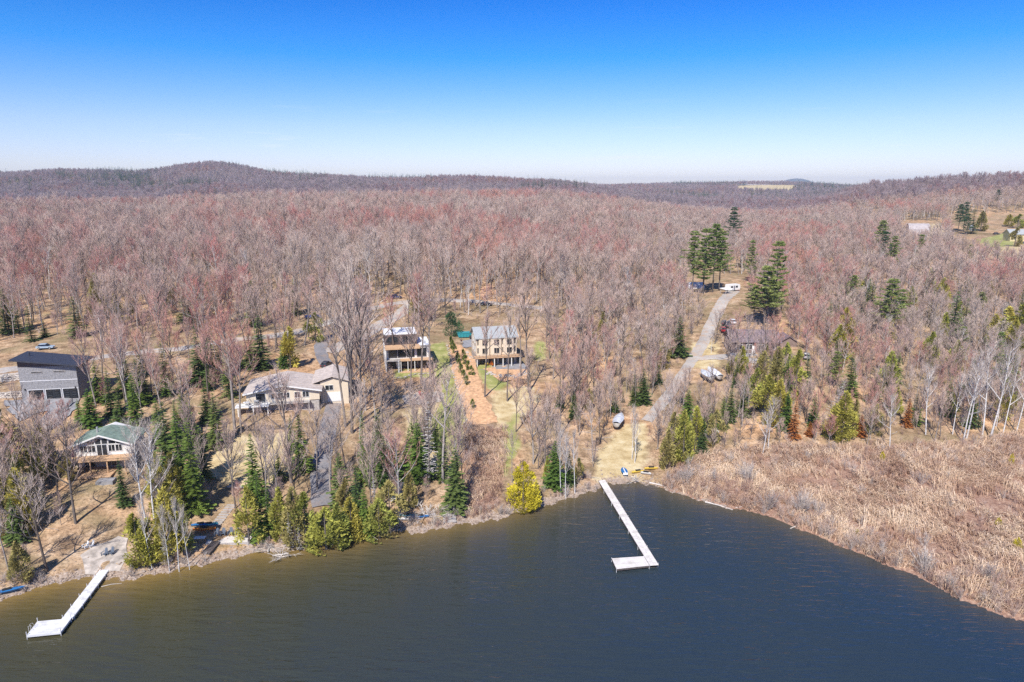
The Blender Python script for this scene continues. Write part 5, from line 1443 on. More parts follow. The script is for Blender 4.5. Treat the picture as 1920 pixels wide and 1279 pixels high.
gable_wall(o, 'white_paint', -1.6, 1.6, 0, 3.2, -1, 3.2, 4.4, 'y'); gable_roof(o, 'white_roof', -1.6, 1.6, 0, 3.2, 3.2, 4.4, 'y', .1, .2); box_part('door', 'wood_grey', o, (-.5, .5, -.05, .04, 0, 2))
g = G(2, 402)
o = thing('hill_cabin', 'dark brown cabin gable among the trees at the left edge', 'house', (g.x, g.y, g.z), R(20))
gable_wall(o, 'brown_wall', -7, 7, 0, 10, -2, 9, 14, 'y'); gable_roof(o, 'purple_roof', -7, 7, 0, 10, 9, 14, 'y', .3, 1.0); window(o, -2, 2, 5, 8, 0)

# ------------------------------------------------------------------ docks
def dock(name, label, a, b, width, nsec, plat, m, z, posts, ladder=False, edge='wood_dark'):
    A = Vector((*flat(*a, z), 0)); B = Vector((*flat(*b, z), 0)); d = B - A; L = d.length; ang = math.atan2(d.y, d.x)
    o = thing(name, label, 'dock', (A.x, A.y, 0), ang)
    sl = L / nsec
    for k in range(nsec):
        x0, x1 = k * sl + .04, (k + 1) * sl - .04
        s = MB().box(x0, x1, -width / 2, width / 2, z - .06, z).build('deck_section', M[m], o)
        fr = MB()
        for sg in (-1, 1): fr.box(x0, x1, sg * (width / 2 + .03) - .03, sg * (width / 2 + .03) + .03, z - .26, z - .01)
        fr.build('side_beam', M[edge], s)
    inv = o.matrix_basis.inverted()
    P = [inv @ Vector((*flat(*p, z), 0)) for p in plat]
    P = [Vector((p.x, p.y, 0)) for p in P]
    c = sum(P, Vector()) / 4
    n = 1 if not ladder else 2
    for k in range(n):
        q = [P[0].lerp(P[3], k / n + .004), P[1].lerp(P[2], k / n + .004), P[1].lerp(P[2], (k + 1) / n - .004), P[0].lerp(P[3], (k + 1) / n - .004)]
        mb = MB(); mb.hexa([(p.x, p.y, z - .06) for p in q] + [(p.x, p.y, z + .006) for p in q]); s = mb.build('platform_section', M[m], o)
    mb = MB()
    for p, r in zip(P, P[1:] + P[:1]):
        e = (r - p).normalized(); nn = Vector((e.y, -e.x, 0)) * .04
        if (nn).dot(p - c) < 0: nn = -nn
        mb.hexa([(p.x, p.y, z - .3), (r.x, r.y, z - .3), (r.x + nn.x, r.y + nn.y, z - .3), (p.x + nn.x, p.y + nn.y, z - .3), (p.x, p.y, z - .01), (r.x, r.y, z - .01), (r.x + nn.x, r.y + nn.y, z - .01), (p.x + nn.x, p.y + nn.y, z - .01)])
    mb.build('platform_edge', M[edge], o)
    for p in P: MB().cyl(p.x, p.y, -2.5, z + posts, .045, 6).build('post', M['alu'], o)
    for k in range(1, nsec + 1):
        for sg in (-1, 1): MB().cyl(k * sl - .5, sg * (width / 2 + .1), -2.5, z + posts * .6, .04, 6).build('post', M['alu'], o)
    if ladder:
        mid = P[0].lerp(P[3], .55); e = (P[3] - P[0]).normalized(); nn = (mid - c).normalized()
        mb = MB()
        for sg in (-.25, .25):
            q = mid + e * sg
            mb.tube([q + nn * .25 + Vector((0, 0, -.9)), q + nn * .25 + Vector((0, 0, z + .6)), q - nn * .1 + Vector((0, 0, z + .75)), q - nn * .3 + Vector((0, 0, z))], .025, .025, 5)
        for k in range(4):
            q = mid + nn * .25 + Vector((0, 0, -.6 + k * .3)); mb.tube([q - e * .25, q + e * .25], .02, .02, 4)
        mb.build('ladder', M['alu'], o)
    return o
dock('l_shaped_dock', 'long pale plank dock with a platform turning left at its end', (1128, 900), (1227, 1060), 1.45, 6, [(1147, 1047), (1207.5, 1043), (1217.5, 1060.5), (1156, 1067)], 'dock_planks', .6, .12, edge='wood_dark')
dock('aluminium_dock', 'white aluminium dock with square platform and swim ladder near the gravel patio', (197.5, 1066), (125.2, 1160), 1.35, 5, [(70.5, 1165), (133, 1159.5), (113.7, 1185), (50, 1191.5)], 'dock_panels', .6, .55, True, 'alu')

# ------------------------------------------------------------------ hulls: covered boats, canoes, kayaks, rowing boat
def hull(L, B, Hh, sheer=.25, stern=.75, n=9, flatb=.35):
    mb = MB(); m = 7
    for i in range(n):
        t = i / (n - 1); w = B / 2 * (stern + (1 - stern) * min(1, t * 3)) * (1 - max(0, (t - .45) / .55) ** 2.2 * .97)
        zt = Hh + sheer * (t ** 2)
        for j in range(m):
            a = (j / (m - 1) - .5) * 2
            mb.v.append((L * (t - .5), w * a, zt * (abs(a) ** 2.2) * (1 - flatb) + zt * flatb * (abs(a) ** 6) + .02))
    for i in range(n - 1):
        for j in range(m - 1):
            q = i * m + j; mb.f.append((q, q + m, q + m + 1, q + 1)); mb.m.append(0)
    mb.f.append(tuple(range(m))); mb.m.append(0)
    return mb
def decked(L, B, Hh, rise, n=9, stern=.1, sym=True):
    """closed top of a kayak, canoe cover or boat tarpaulin, sitting on the hull's rim"""
    mb = MB(); m = 7
    for i in range(n):
        t = i / (n - 1); w = B / 2 * (math.sin(math.pi * t) ** .6 if sym else (stern + (1 - stern) * min(1, t * 3)) * (1 - max(0, (t - .45) / .55) ** 2.2 * .97))
        for j in range(m):
            a = (j / (m - 1) - .5) * 2
            mb.v.append((L * (t - .5), w * a * 1.02, Hh + rise * (1 - a * a) * (.35 + .65 * math.sin(math.pi * min(max(t, .06), .94))) + (.05 * math.sin(i * 2.3) if rise > .4 else 0)))
    for i in range(n - 1):
        for j in range(m - 1):
            q = i * m + j; mb.f.append((q, q + 1, q + m + 1, q + m)); mb.m.append(0)
    return mb
def sym_hull(L, B, Hh, n=9):
    mb = MB(); m = 7
    for i in range(n):
        t = i / (n - 1); w = B / 2 * math.sin(math.pi * t) ** .6
        for j in range(m):
            a = (j / (m - 1) - .5) * 2
            mb.v.append((L * (t - .5), w * a, Hh * abs(a) ** 2.4 + (.12 * Hh * (2 * t - 1) ** 4) * 1.0))
    for i in range(n - 1):
        for j in range(m - 1):
            q = i * m + j; mb.f.append((q, q + m, q + m + 1, q + 1)); mb.m.append(0)
    return mb
def wheel(par, x, y, r=.33, w=.22):
    t = MB().tube([(x, y - w / 2, r), (x, y + w / 2, r)], r, r, 14, 0, True).build('tyre', M['rubber'], par)
    MB().tube([(x, y - w / 2 - .012, r), (x, y + w / 2 + .012, r)], r * .58, r * .58, 10, 0, True).build('rim', M['steel'], t)

def covered_boat(px, py, ang, L, label, tm, group=None):
    g = G(px, py); o = thing('covered_boat', label, 'boat', (g.x, g.y, g.z + .1), ang, group)
    h = hull(L, 2.4, 1.1, .35).build('hull', M['white_paint'], o, True, (0, 0, .55))
    decked(L * 1.01, 2.5, 1.1, .75, 12, .75, False).build('cover', M[tm], o, False, (0, 0, .58))
    fr = MB()
    for sg in (-.45, .45): fr.box(-L * .4, L * .45, sg - .05, sg + .05, .42, .54)
    fr.box(L * .45, L * .68, -.05, .05, .42, .54); fr.build('trailer_frame', M['steel'], o)
    for sg in (-1.15, 1.15): wheel(o, -L * .1, sg)
    return o
covered_boat(1160, 797, R(72), 7.6, 'boat under a wrinkled silver tarpaulin where the gravel lane ends', 'tarp_silver')
covered_boat(1324, 712, R(98), 7.5, 'grey covered boat parked on the leaf strewn verge, the one nearer the lane', 'tarp_silver', 'boats parked below the lane')
covered_boat(1338, 708, R(96), 9.0, 'long white shrink wrapped boat parked below the lane, longer of two', 'tarp_white', 'boats parked below the lane')
def small_craft(name, label, px, py, ang, L, B, hm, dm=None, cat='canoe', group=None, rot=0.0, dz=0.0):
    g = G(px, py); o = thing(name, label, cat, (g.x, g.y, g.z + .12 + dz), ang, group); o.rotation_euler = (rot, 0, ang)
    sym_hull(L, B, .38).build('hull', M[hm], o, True)
    if dm:
        decked(L, B, .385, .10).build('deck', M[dm], o, True)
        MB().tube([(-.55, 0, .50), (.55, 0, .50)], .23, .23, 10, 0, True).build('cockpit', M['rubber'], o)
    else:
        th = MB()
        for x in (-.28 * L, .02 * L, .27 * L): th.box(x - .12, x + .12, -B * .42, B * .42, .30, .34)
        th.build('thwart', M['wood_tan'], o)
        MB().tube([(-L * .42, 0, .36), (L * .42, 0, .36)], .03, .03, 4).build('keel_rail', M['wood_tan'], o)
    return o
small_craft('kayak', 'orange kayak on the rack beside the chair terrace', 384, 1000, R(8), 3.8, .95, 'plastic_orange', 'plastic_orange', 'kayak', dz=.5)
small_craft('kayak', 'blue kayak behind the orange kayak, left one', 377, 992, R(10), 3.2, .9, 'plastic_blue', 'plastic_blue', 'kayak', 'blue kayaks behind the orange one', dz=.5)
small_craft('kayak', 'blue kayak behind the orange kayak, right one', 392, 992, R(10), 3.2, .9, 'plastic_blue', 'plastic_teal', 'kayak', 'blue kayaks behind the orange one', dz=.5)
small_craft('canoe', 'yellow overturned canoe nearest the blue rowing boat', 1196, 887, R(14), 2.9, .7, 'plastic_yellow', 'plastic_yellow', 'canoe', 'canoes on the bank')
small_craft('canoe', 'larger yellow canoe farthest from the dock', 1221, 881, R(4), 3.0, .8, 'plastic_yellow', 'plastic_yellow', 'canoe', 'canoes on the bank')
small_craft('canoe', 'cream canoe lying between the two yellow ones', 1211, 890, R(-18), 2.2, .7, 'white_stucco', 'white_stucco', 'canoe', 'canoes on the bank')
small_craft('canoe', 'teal canoe under the cedars left of the brush pile', 762, 970, R(-3), 4.6, .9, 'plastic_teal', 'plastic_teal', 'canoe', 'canoes under the cedars')
small_craft('canoe', 'white canoe in front of the teal canoe', 768, 976, R(2), 4.6, .9, 'white_paint', 'white_paint', 'canoe', 'canoes under the cedars')
small_craft('canoe', 'dark blue canoe beside the brush pile', 788, 972, R(10), 3.6, .9, 'plastic_blue', 'plastic_blue', 'canoe', 'canoes under the cedars')
small_craft('canoe', 'blue canoe on the bank at the left edge', 14, 1112, R(28), 4.6, .95, 'plastic_blue', 'plastic_blue', 'canoe')
g = G(1170, 887)
o = thing('rowing_boat', 'blue rowing boat with pale centre stripe on the straw bank', 'boat', (g.x, g.y, g.z + .15), R(92))
hull(3.0, 1.35, .45, .12).build('hull', M['plastic_blue'], o, True); decked(2.98, 1.35, .45, .14, 9, .75, False).build('deck', M['plastic_blue'], o)
MB().box(-1.45, 1.1, -.10, .10, .54, .64).build('stripe', M['white_paint'], o); MB().box(-1.56, -1.42, -.5, .5, .1, .56).build('transom', M['white_paint'], o)
g = G(750, 932)
o = thing('covered_pontoon_boat', 'dark tarpaulin covered pontoon boat among the cedars above the teal canoe', 'boat', (g.x, g.y, g.z + .2), R(84))
for sg in (-.85, .85): MB().tube([(-2.6, sg, .3), (2.2, sg, .3), (2.7, sg, .42)], .3, .12, 10, 0, True).build('pontoon', M['alu'], o)
MB().box(-2.6, 2.5, -1.25, 1.25, .6, .72).build('platform', M['alu'], o)
MB().hexa([(-2.5, -1.25, .73), (2.4, -1.25, .73), (2.4, 1.25, .73), (-2.5, 1.25, .73), (-2.3, -.9, 1.6), (2.2, -.9, 1.9), (2.2, .9, 1.9), (-2.3, .9, 1.6)]).build('cover', M['tarp_dark'], o)

# ------------------------------------------------------------------ cars
def car(label, px, py, ang, col, van=0, group=None, name='parked_car', pick=False):
    g = G(px, py); o = thing(name, label, 'van' if van else ('pickup' if pick else 'car'), (g.x, g.y, g.z + .2), ang, group)
    key = 'paint_%.2f_%.2f_%.2f' % col
    if key not in M: M[key] = plain('car_paint', col, .35, .5, .05, 1.0)
    L, hb, hr = (5.2, 1.0, 2.1) if van else ((5.4, .95, 1.75) if pick else (4.5, .85, 1.45))
    b = MB(); b.prism([(-L/2, .35), (L/2, .35), (L/2 + .03, .7), (L/2 - .25, hb - .08), (L*.2, hb), (-L/2 + .15, hb + .05), (-L/2, .8)], -.88, .88, 'y'); b.build('body', M[key], o)
    x0, x1, x2, x3 = (-L/2 + .1, -L/2 + .25, L*.22, L*.36) if van else ((-L*.05, 0, L*.14, L*.28) if pick else (-L*.42, -L*.30, L*.08, L*.25))
    cb = MB(); cb.hexa([(x0, -.84, hb - .02), (x3, -.84, hb - .02), (x3, .84, hb - .02), (x0, .84, hb - .02), (x1, -.68, hr), (x2, -.68, hr), (x2, .68, hr), (x1, .68, hr)]); c = cb.build('cabin', M['glass'], o)
    MB().hexa([(x1 - .05, -.70, hr - .04), (x2 + .05, -.70, hr - .04), (x2 + .05, .70, hr - .04), (x1 - .05, .70, hr - .04), (x1, -.66, hr + .05), (x2, -.66, hr + .05), (x2, .66, hr + .05), (x1, .66, hr + .05)]).build('roof', M[key], c)
    for x in (-L*.31, L*.31):
        for sg in (-.80, .80): wheel(o, x, sg)
    for sg in (-.6, .6):
        MB().box(L/2 - .04, L/2 + .05, sg - .16, sg + .16, .6, .74).build('headlight', M['white_paint'], o); MB().box(-L/2 - .03, -L/2 + .04, sg - .14, sg + .14, .65, .8).build('tail_light', M['plastic_red'], o)
    return o
car('dark blue car on the gravel road bend', 742, 560, R(15), (.02, .05, .18))
car('dark car on the gravel road behind the beige house', 911, 573, R(-5), (.03, .03, .04))
car('pale blue car behind the stone garage', 86, 655, R(10), (.35, .45, .55))
car('blue pickup at the road fork above the bungalow', 586, 597, R(20), (.03, .08, .30), pick=True)
car('dark car parked at the side of the beige house', 893, 636, R(8), (.04, .035, .04))
car('red car beside the lane in front of the dark roofed house', 1355, 622, R(85), (.35, .03, .03), group='vehicles at the dark roofed house')
car('white van beside the red car', 1366, 632, R(88), (.70, .70, .70), 1, 'vehicles at the dark roofed house')
car('black car behind the red car', 1357, 609, R(80), (.03, .03, .035), group='vehicles at the dark roofed house')
car('small white car at the back of the parked vehicles', 1373, 607, R(86), (.68, .69, .71), group='vehicles at the dark roofed house')
car('dark pickup between the black and the white car', 1364, 613, R(84), (.06, .06, .07), group='vehicles at the dark roofed house', pick=True)
car('dark car parked in the bungalow driveway', 612, 688, R(80), (.05, .05, .06))
car('blue car in front of the far yellow house', 1916, 458, R(10), (.10, .22, .45))
car('dark car under the lone tree by the far yellow house', 1868, 440, R(-4), (.04, .04, .05))
car('grey car hidden at the end of the side lane', 1512, 672, R(70), (.40, .42, .45))

# ------------------------------------------------------------------ camper, carport, skip
g = G(1373, 546)
o = thing('camper_trailer', 'white boxy camper trailer at the top of the gravel lane', 'trailer', (g.x, g.y, g.z + .1), R(28))
b = MB(); b.prism([(-3.2, .5), (3.0, .5), (3.4, 1.5), (3.1, 2.9), (-3.0, 3.0), (-3.3, 1.4)], -1.2, 1.2, 'y'); b.build('body', M['white_paint'], o)
for x in (-2.2, .6): window(o, x, x + 1.2, 1.6, 2.3, -1.2, 'steel', bars=0)
box_part('door', 'plastic_grey', o, (-.5, .2, -1.24, -1.15, .6, 2.4)); wheel(o, -.4, -1.1); wheel(o, -.4, 1.1); box_part('hitch', 'steel', o, (3.2, 4.6, -.06, .06, .5, .6))
g = G(1306, 541)
o = thing('white_tent_shelter', 'white arched tarpaulin shelter behind the tall pine trunks', 'shelter', (g.x, g.y, g.z), R(5))
pr = [(-2.0 * math.cos(math.pi * k / 8), 2.6 * math.sin(math.pi * k / 8)) for k in range(9)]
MB().prism([(p + 1.5, q) for p, q in pr], -3.6, 3.6, 'x').build('cover', M['tarp_white'], o); box_part('flap', 'tarp_silver', o, (-3.64, -3.6, .3, 2.7, 0, 1.9))
g = G(1362, 551)
o = thing('open_carport', 'low white roofed open shelter beside the camper', 'carport', (g.x, g.y, g.z), R(30))
for x in (-2, 2):
    for y in (-1.4, 1.4): box_part('post', 'wood_grey', o, (x - .08, x + .08, y - .08, y + .08, -.5, 2.0))
MB().hexa([(-2.4, -1.8, 2.0), (2.4, -1.8, 2.0), (2.4, 1.8, 2.3), (-2.4, 1.8, 2.3), (-2.4, -1.8, 2.12), (2.4, -1.8, 2.12), (2.4, 1.8, 2.42), (-2.4, 1.8, 2.42)]).build('roof', M['white_roof'], o)
g = G(871, 633)
o = thing('teal_skip', 'teal metal skip on the court beside the beige house', 'skip', (g.x, g.y, g.z + .2), R(9))
MB().hexa([(-2.0, -.9, .1), (2.0, -.9, .1), (2.0, .9, .1), (-2.0, .9, .1), (-2.5, -1.1, 1.6), (2.5, -1.1, 1.6), (2.5, 1.1, 1.6), (-2.5, 1.1, 1.6)]).build('body', M['plastic_teal'], o)
MB().box(-2.56, 2.56, -1.17, -1.08, 1.5, 1.66).box(-2.56, 2.56, 1.08, 1.17, 1.5, 1.66).build('rim', M['plastic_teal'], o)
for x in (-1.5, -.5, .5, 1.5): MB().hexa([(x - .06, -.98, .1), (x + .06, -.98, .1), (x + .06, -.9, .1), (x - .06, -.9, .1), (x - .06, -1.17, 1.5), (x + .06, -1.17, 1.5), (x + .06, -1.08, 1.5), (x - .06, -1.08, 1.5)]).build('rib', M['plastic_teal'], o)
MB().box(-2.2, 2.2, -.9, .9, 1.3, 1.45).build('load', M['wood_dark'], o)
g = G(1337, 829)
o = thing('grey_hunting_shelter', 'small grey boxy shelter under the bare trees at the marsh corner', 'shelter', (g.x, g.y, g.z), R(15))
gable_wall(o, 'wood_grey', -1.1, 1.1, 0, 2.0, .8, 2.4, 3.0, 'x'); gable_roof(o, 'tarp_silver', -1.1, 1.1, 0, 2.0, 2.42, 3.05, 'x', .06, .2)
for x in (-1.0, 1.0):
    for y in (.1, 1.9): box_part('leg', 'wood_grey', o, (x - .07, x + .07, y - .07, y + .07, -.5, .8))
window(o, -.5, .5, 1.5, 2.0, 0, 'wood_grey', bars=0)

# ------------------------------------------------------------------ chairs, terrace, fire pit
def chair(label, px, py, ang, m, group, z=0.0):
    g = G(px, py); o = thing('garden_chair', label, 'chair', (g.x, g.y, g.z + z), ang, group)
    for k in range(4):
        y = -.35 + k * .16; MB().box(-.28, .28, y, y + .13, .33 - k * .035, .36 - k * .035).build('seat_slat', M[m], o)
    for k in range(5):
        x = -.27 + k * .112; h = (.95, 1.06, 1.1, 1.06, .95)[k]
        MB().hexa([(x, .24, .2), (x + .095, .24, .2), (x + .095, .27, .2), (x, .27, .2), (x, .50, h), (x + .095, .50, h), (x + .095, .53, h), (x, .53, h)]).build('back_slat', M[m], o)
    for sg in (-1, 1):
        MB().box(sg * .36 - .07, sg * .36 + .07, -.42, .36, .55, .58).build('armrest', M[m], o)
        MB().box(sg * .36 - .04, sg * .36 + .04, -.38, -.28, 0, .55).build('leg', M[m], o)
        MB().hexa([(sg * .33 - .03, -.3, .22), (sg * .33 + .03, -.3, .22), (sg * .33 + .03, .5, 0), (sg * .33 - .03, .5, 0), (sg * .33 - .03, -.3, .32), (sg * .33 + .03, -.3, .32), (sg * .33 + .03, .5, .12), (sg * .33 - .03, .5, .12)]).build('leg', M[m], o)
for k, x in enumerate((408, 419, 433, 445)):
    chair('grey slatted chair on the lake terrace, %s from the kayaks' % ORD[k], x, 1006 - k, R(5), 'plastic_grey', 'chairs on the lake terrace', .25)
for k, (x, y) in enumerate(((197, 1042), (209, 1040))): chair('blue grey slatted chair on the gravel patio, %s one' % ('left', 'right')[k], x, y, R(-10), 'plastic_grey', 'chairs on the gravel patio', .1)
for k, (x, y) in enumerate(((161, 1028), (171, 1026))): chair('white chair in the leaves above the gravel patio, %s one' % ('left', 'right')[k], x, y, R(-30), 'white_paint', 'white chairs above the patio', .05)
for k, (x, y, a, m, c) in enumerate(((788, 742, 30, 'plastic_red', 'red chair at the fire pit, nearer the house'), (792, 748, 100, 'plastic_red', 'red chair at the fire pit, nearer the lake'), (799, 741, -20, 'plastic_red', 'red chair at the fire pit, nearest the green lawn'), (778, 744, 120, 'plastic_grey', 'grey chair at the fire pit'))):
    chair(c, x, y, R(a), m, 'chairs round the fire pit', .1)
g = G(799, 749); o = thing('fire_pit', 'ring of dark stones in the middle of the gravel circle', 'fire pit', (g.x, g.y, g.z + .1))
for k in range(9):
    a = k * .698; s = rock_form(k, .7).build('stone', M['stone'], o, False, (.6 * math.cos(a), .6 * math.sin(a), .1), a); s.scale = (.42, .42, .45)
g = G(430, 1014); o = thing('lake_terrace', 'grey board terrace in front of the four grey chairs', 'terrace', (g.x, g.y, g.z + .05), R(5))
for k in range(12): MB().box(-3.6, 3.6, -1.0 + k * .19, -1.0 + k * .19 + .17, .1, .15).build('plank', M['dock_board'], o)
MB().box(-3.6, 3.6, -1.06, -1.01, -.9, .14).build('front_board', M['wood_grey'], o)
for x in (-3.4, 0, 3.4): MB().box(x - .08, x + .08, -1.16, -1.06, -1.2, .7 if x > 3 else .1).build('post', M['wood_grey'], o)
MB().tube([(-2.6, 1.9, .75), (3.2, 2.2, .85)], .08, .07, 6, 0, True).build('log_rail', M['wood_tan'], o)
g = G(395, 1030); o = thing('boat_ramp', 'dark short board ramp leading down to the water from the terrace', 'ramp', (g.x, g.y, g.z + .15), R(-8))
for k in range(10): MB().box(-.75, .75, -1.6 + k * .34, -1.6 + k * .34 + .31, .0 + k * .035, .06 + k * .035).build('plank', M['wood_dark'], o)
for sg in (-.6, .6): MB().hexa([(sg - .05, -1.6, -.2), (sg + .05, -1.6, -.2), (sg + .05, 1.8, .1), (sg - .05, 1.8, .1), (sg - .05, -1.6, -.01), (sg + .05, -1.6, -.01), (sg + .05, 1.8, .33), (sg - .05, 1.8, .33)]).build('beam', M['wood_dark'], o)
g = G(404, 985); o = thing('timber_steps', 'grey timber steps climbing from the terrace to the bungalow lawn', 'steps', (g.x, g.y, g.z), R(-4))
for k in range(9):
    y = k * .75; q = Matrix.Rotation(R(-4), 3, 'Z') @ Vector((0, y, 0)); MB().box(-.9, .9, y, y + .42, H1(g.x + q.x, g.y + q.y) - g.z - .15, H1(g.x + q.x, g.y + q.y) - g.z + .16).build('step', M['wood_grey'], o)
g = G(843, 975); o = thing('timber_steps', 'weathered timber steps down to the water below the bluish spruce', 'steps', (g.x, g.y, g.z), R(10))
for k in range(5):
    y = -.6 + k * .7; MB().box(-1.2, 1.2, y, y + .5, H1(g.x, g.y + y) - g.z - .1, H1(g.x, g.y + y) - g.z + .18).build('step', M['wood_grey'], o)
g = G(376, 1016); o = thing('work_bench', 'white topped table with dark base left of the terrace', 'table', (g.x, g.y, g.z), R(5))
MB().box(-.9, .9, -.45, .45, .78, .84).build('table_top', M['white_paint'], o)
for x in (-.8, .8):
    for y in (-.35, .35): MB().box(x - .05, x + .05, y - .05, y + .05, -.2, .78).build('leg', M['wood_dark'], o)
g = G(498, 810); L = G(458, 808), G(540, 802)
d = L[1] - L[0]; o = thing('wire_fence', 'dark wire garden fence between the bungalow and its lawn', 'fence', L[0], math.atan2(d.y, d.x)); n = d.to_2d().length
for k in range(7): z = H1(L[0].x + d.x * k / 6, L[0].y + d.y * k / 6) - L[0].z; MB().cyl(n * k / 6, 0, z - .3, z + 1.2, .045, 6).build('post', M['door_black'], o)
for k in range(6):
    mb = MB(); za = H1(L[0].x + d.x * k / 6, L[0].y + d.y * k / 6) - L[0].z; zb = H1(L[0].x + d.x * (k + 1) / 6, L[0].y + d.y * (k + 1) / 6) - L[0].z
    x0, x1 = n * k / 6, n * (k + 1) / 6
    for j in range(10):
        t = j / 10; mb.tube([(x0 + (x1 - x0) * t, 0, za + (zb - za) * t + .05), (min(x1, x0 + (x1 - x0) * t + .9), 0, za + (zb - za) * t + 1.1)], .02, .02, 3); mb.tube([(x0 + (x1 - x0) * t, 0, za + (zb - za) * t + 1.1), (min(x1, x0 + (x1 - x0) * t + .9), 0, za + (zb - za) * t + .05)], .02, .02, 3)
    mb.build('wire_panel', M['door_black'], o)

# ------------------------------------------------------------------ utility pole, logs, person
g = G(193, 662); hp = top_z(g.y, 588) - g.z
o = thing('utility_pole', 'wooden utility pole with pale transformer beside the road above the garage', 'utility pole', g)
MB().tube([(0, 0, -.5), (0, 0, hp)], .16, .11, 8, 0, True).build('pole', M['wood_grey'], o); MB().box(-1.2, 1.2, -.06, .06, hp - .7, hp - .56).build('crossarm', M['wood_grey'], o)
MB().cyl(.38, 0, hp - 2.6, hp - 1.3, .3, 10).build('transformer', M['white_paint'], o)
for x in (-1.0, 0.3, 1.0): MB().cyl(x, 0, hp - .56, hp - .38, .05, 6).build('insulator', M['white_paint'], o)
def log(label, a, b, r, z=.05, br=3):
    A, B = Vector((*flat(*a, z), z)), Vector((*flat(*b, z), z)); o = thing('driftwood_log', label, 'log', A, 0)
    d = B - A; MB().tube([(0, 0, 0), d * .5 + Vector((0, .1, .08)), d], r, r * .45, 7, 0, True).build('stem', M['driftwood'], o)
    for k in range(br): p = d * (.4 + .2 * k); MB().cone(p, p + Vector((RNG.uniform(-.4, .4), RNG.uniform(-.9, .2), .5)), r * .4).build('branch', M['driftwood'], o) if False else None
    for k in range(br):
        p = d * (.35 + .2 * k); m_ = MB(); m_.cone(p, p + Vector((RNG.uniform(-.5, .5), RNG.uniform(-.9, .2), .5)), r * .4); m_.build('branch', M['driftwood'], o)
log('longest pale driftwood log along the bay shore', (1322, 941), (1374, 956), .16)
log('straight pale log lying in the water at the marsh corner', (1379, 952), (1410, 951), .13, .05, 1)
log('short pale log sticking out from the marsh bank', (1482, 991), (1503, 984), .10, .05, 1)
log('pale log at the water edge below the dock bank', (1218, 905), (1262, 917), .18, .15, 3)
log('thin pale pole floating beside the aluminium dock', (190, 1100), (228, 1094), .06, .03, 0)
log('pale log on the bank below the overhanging cedars', (690, 1002), (708, 1012), .14, .2, 2)
for k, (px, py, s, lab) in enumerate(((525, 1044, 1.5, 'pale fallen branch top lying in the lake below the bungalow'), (505, 1030, 1.3, 'tangle of grey dead roots on the bank beside the terrace'), (800, 968, 2.0, 'heap of grey cut branches beside the weathered timber steps'), (1190, 902, 1.2, 'pale dead brush on the bank beside the long dock'))):
    g = G(px, py); o = thing('dead_branches', lab, 'branches', (g.x, g.y, max(g.z, .05)), k * 1.7)
    b = bush_form(70 + k, 2.2, 14, 9, .03, 1.4); T = MB()
    for v in b.v: T.v.append((v[0] * 1.3, v[1] * 1.3, v[2] * .45))
    T.f, T.m = b.f, b.m
    st = T.build('branches', M['driftwood'], o); o.scale = (s, s, s)
    MB().tube([(-.8, 0, .1), (.9, .2, .25)], .10, .05, 6, 0, True).build('stem', M['driftwood'], o)

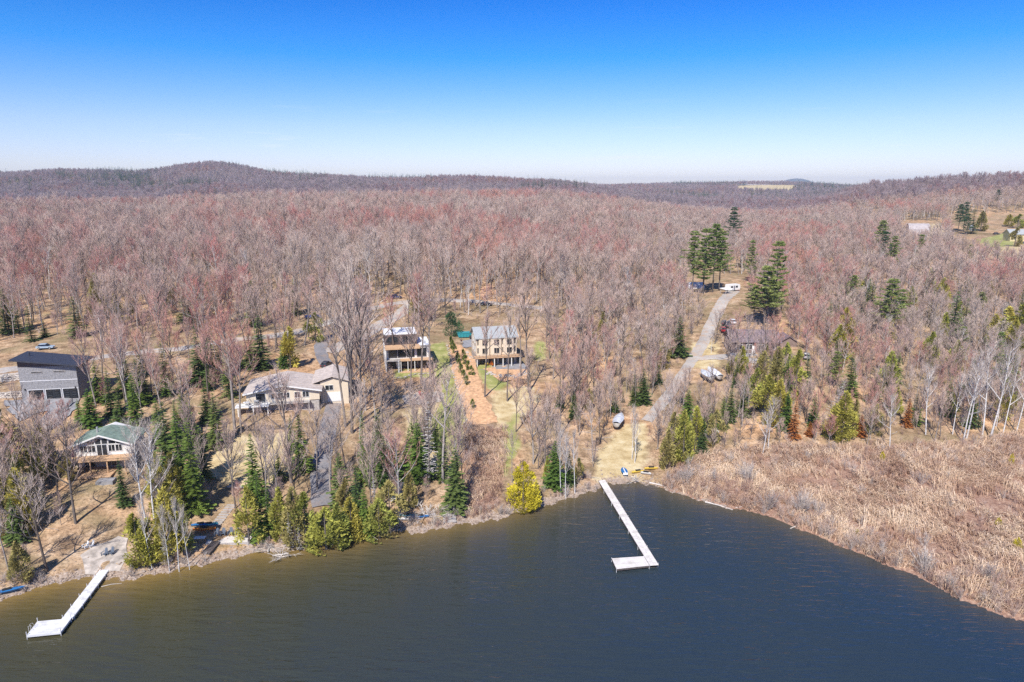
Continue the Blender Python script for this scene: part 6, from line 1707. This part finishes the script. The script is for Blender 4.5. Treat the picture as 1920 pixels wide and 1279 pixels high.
def person(px, py, label):
    g = G(px, py); o = thing('person', label, 'person', (g.x, g.y, g.z + .2), R(20))
    J = [(0, 0, .98), (0, 0, 1.22), (0, 0, 1.44), (0, 0, 1.55), (0, -.01, 1.70), (.19, 0, 1.42), (.25, .02, 1.14), (.24, -.08, .90), (-.19, 0, 1.42), (-.25, .02, 1.14), (-.22, -.10, .90),
         (.10, 0, .92), (.11, -.02, .50), (.12, .02, .08), (.12, -.16, .04), (-.10, 0, .92), (-.11, .06, .50), (-.12, .12, .08), (-.12, -.06, .04), (0, -.01, 1.78)]
    E = [(0, 1), (1, 2), (2, 3), (3, 4), (4, 19), (2, 5), (5, 6), (6, 7), (2, 8), (8, 9), (9, 10), (0, 11), (11, 12), (12, 13), (13, 14), (0, 15), (15, 16), (16, 17), (17, 18)]
    rad = [.15, .14, .16, .055, .10, .075, .05, .04, .075, .05, .04, .095, .065, .045, .04, .095, .065, .045, .04, .085]
    me = bpy.data.meshes.new('body'); me.from_pydata(J, E, []); me.materials.append(M['skin'])
    b = link('body', me, o); b.modifiers.new('skin', 'SKIN'); sk = me.skin_vertices[0].data
    for v, r in zip(sk, rad): v.radius = (r, r)
    sk[0].use_root = True
    sb = b.modifiers.new('smooth', 'SUBSURF'); sb.levels = 1; sb.render_levels = 2
    j = MB(); j.tube([(0, 0, .86), (0, 0, 1.1), (0, 0, 1.36), (0, 0, 1.50)], .20, .13, 10, 0, True)
    for sg in (-1, 1): j.tube([(sg * .12, 0, 1.44), (sg * .21, 0, 1.40), (sg * .26, .02, 1.14), (sg * .235, -.08, .95)], .095, .06, 7, 0, True)
    j.build('jacket', M['cloth_dark'], o, True)
    t = MB(); t.tube([(.09, 0, .95), (.115, -.02, .5), (.12, .02, .1)], .13, .075, 8, 0, True); t.tube([(-.09, 0, .95), (-.115, .06, .5), (-.12, .12, .1)], .13, .075, 8, 0, True); t.build('trousers', M['cloth_light'], o, True)
    h = MB(); h.tube([(0, .01, 1.70), (0, .015, 1.80), (0, .015, 1.86)], .112, .05, 9, 0, True); h.build('hair', M['hair'], o, True)
    f = MB()
    for sg in (-1, 1): f.box(sg * .035 - .012, sg * .035 + .012, -.115, -.10, 1.715, 1.73)
    f.box(-.012, .012, -.13, -.10, 1.68, 1.71); f.box(-.03, .03, -.112, -.10, 1.645, 1.655); f.build('face', M['hair'], o)
person(865, 646, 'small figure in dark top and pale trousers standing on the paved court')

# ------------------------------------------------------------------ haze: the air between here and the far hills
def make_haze():
    mb = MB(); mb.box(-9000, 9000, -700, 10800, -8, 205)
    m = bpy.data.materials.new('haze'); m.use_nodes = True; n = m.node_tree.nodes; n.clear()
    out = n.new('ShaderNodeOutputMaterial'); v = n.new('ShaderNodeVolumePrincipled')
    v.inputs['Color'].default_value = (.72, .85, 1.0, 1); v.inputs['Density'].default_value = HAZE; v.inputs['Anisotropy'].default_value = 0.0
    m.node_tree.links.new(v.outputs[0], out.inputs['Volume'])
    tag(mb.build('haze', m), 'thin blue spring haze over the valley', None, None, 'stuff')
HAZE = 0.00009
make_haze()
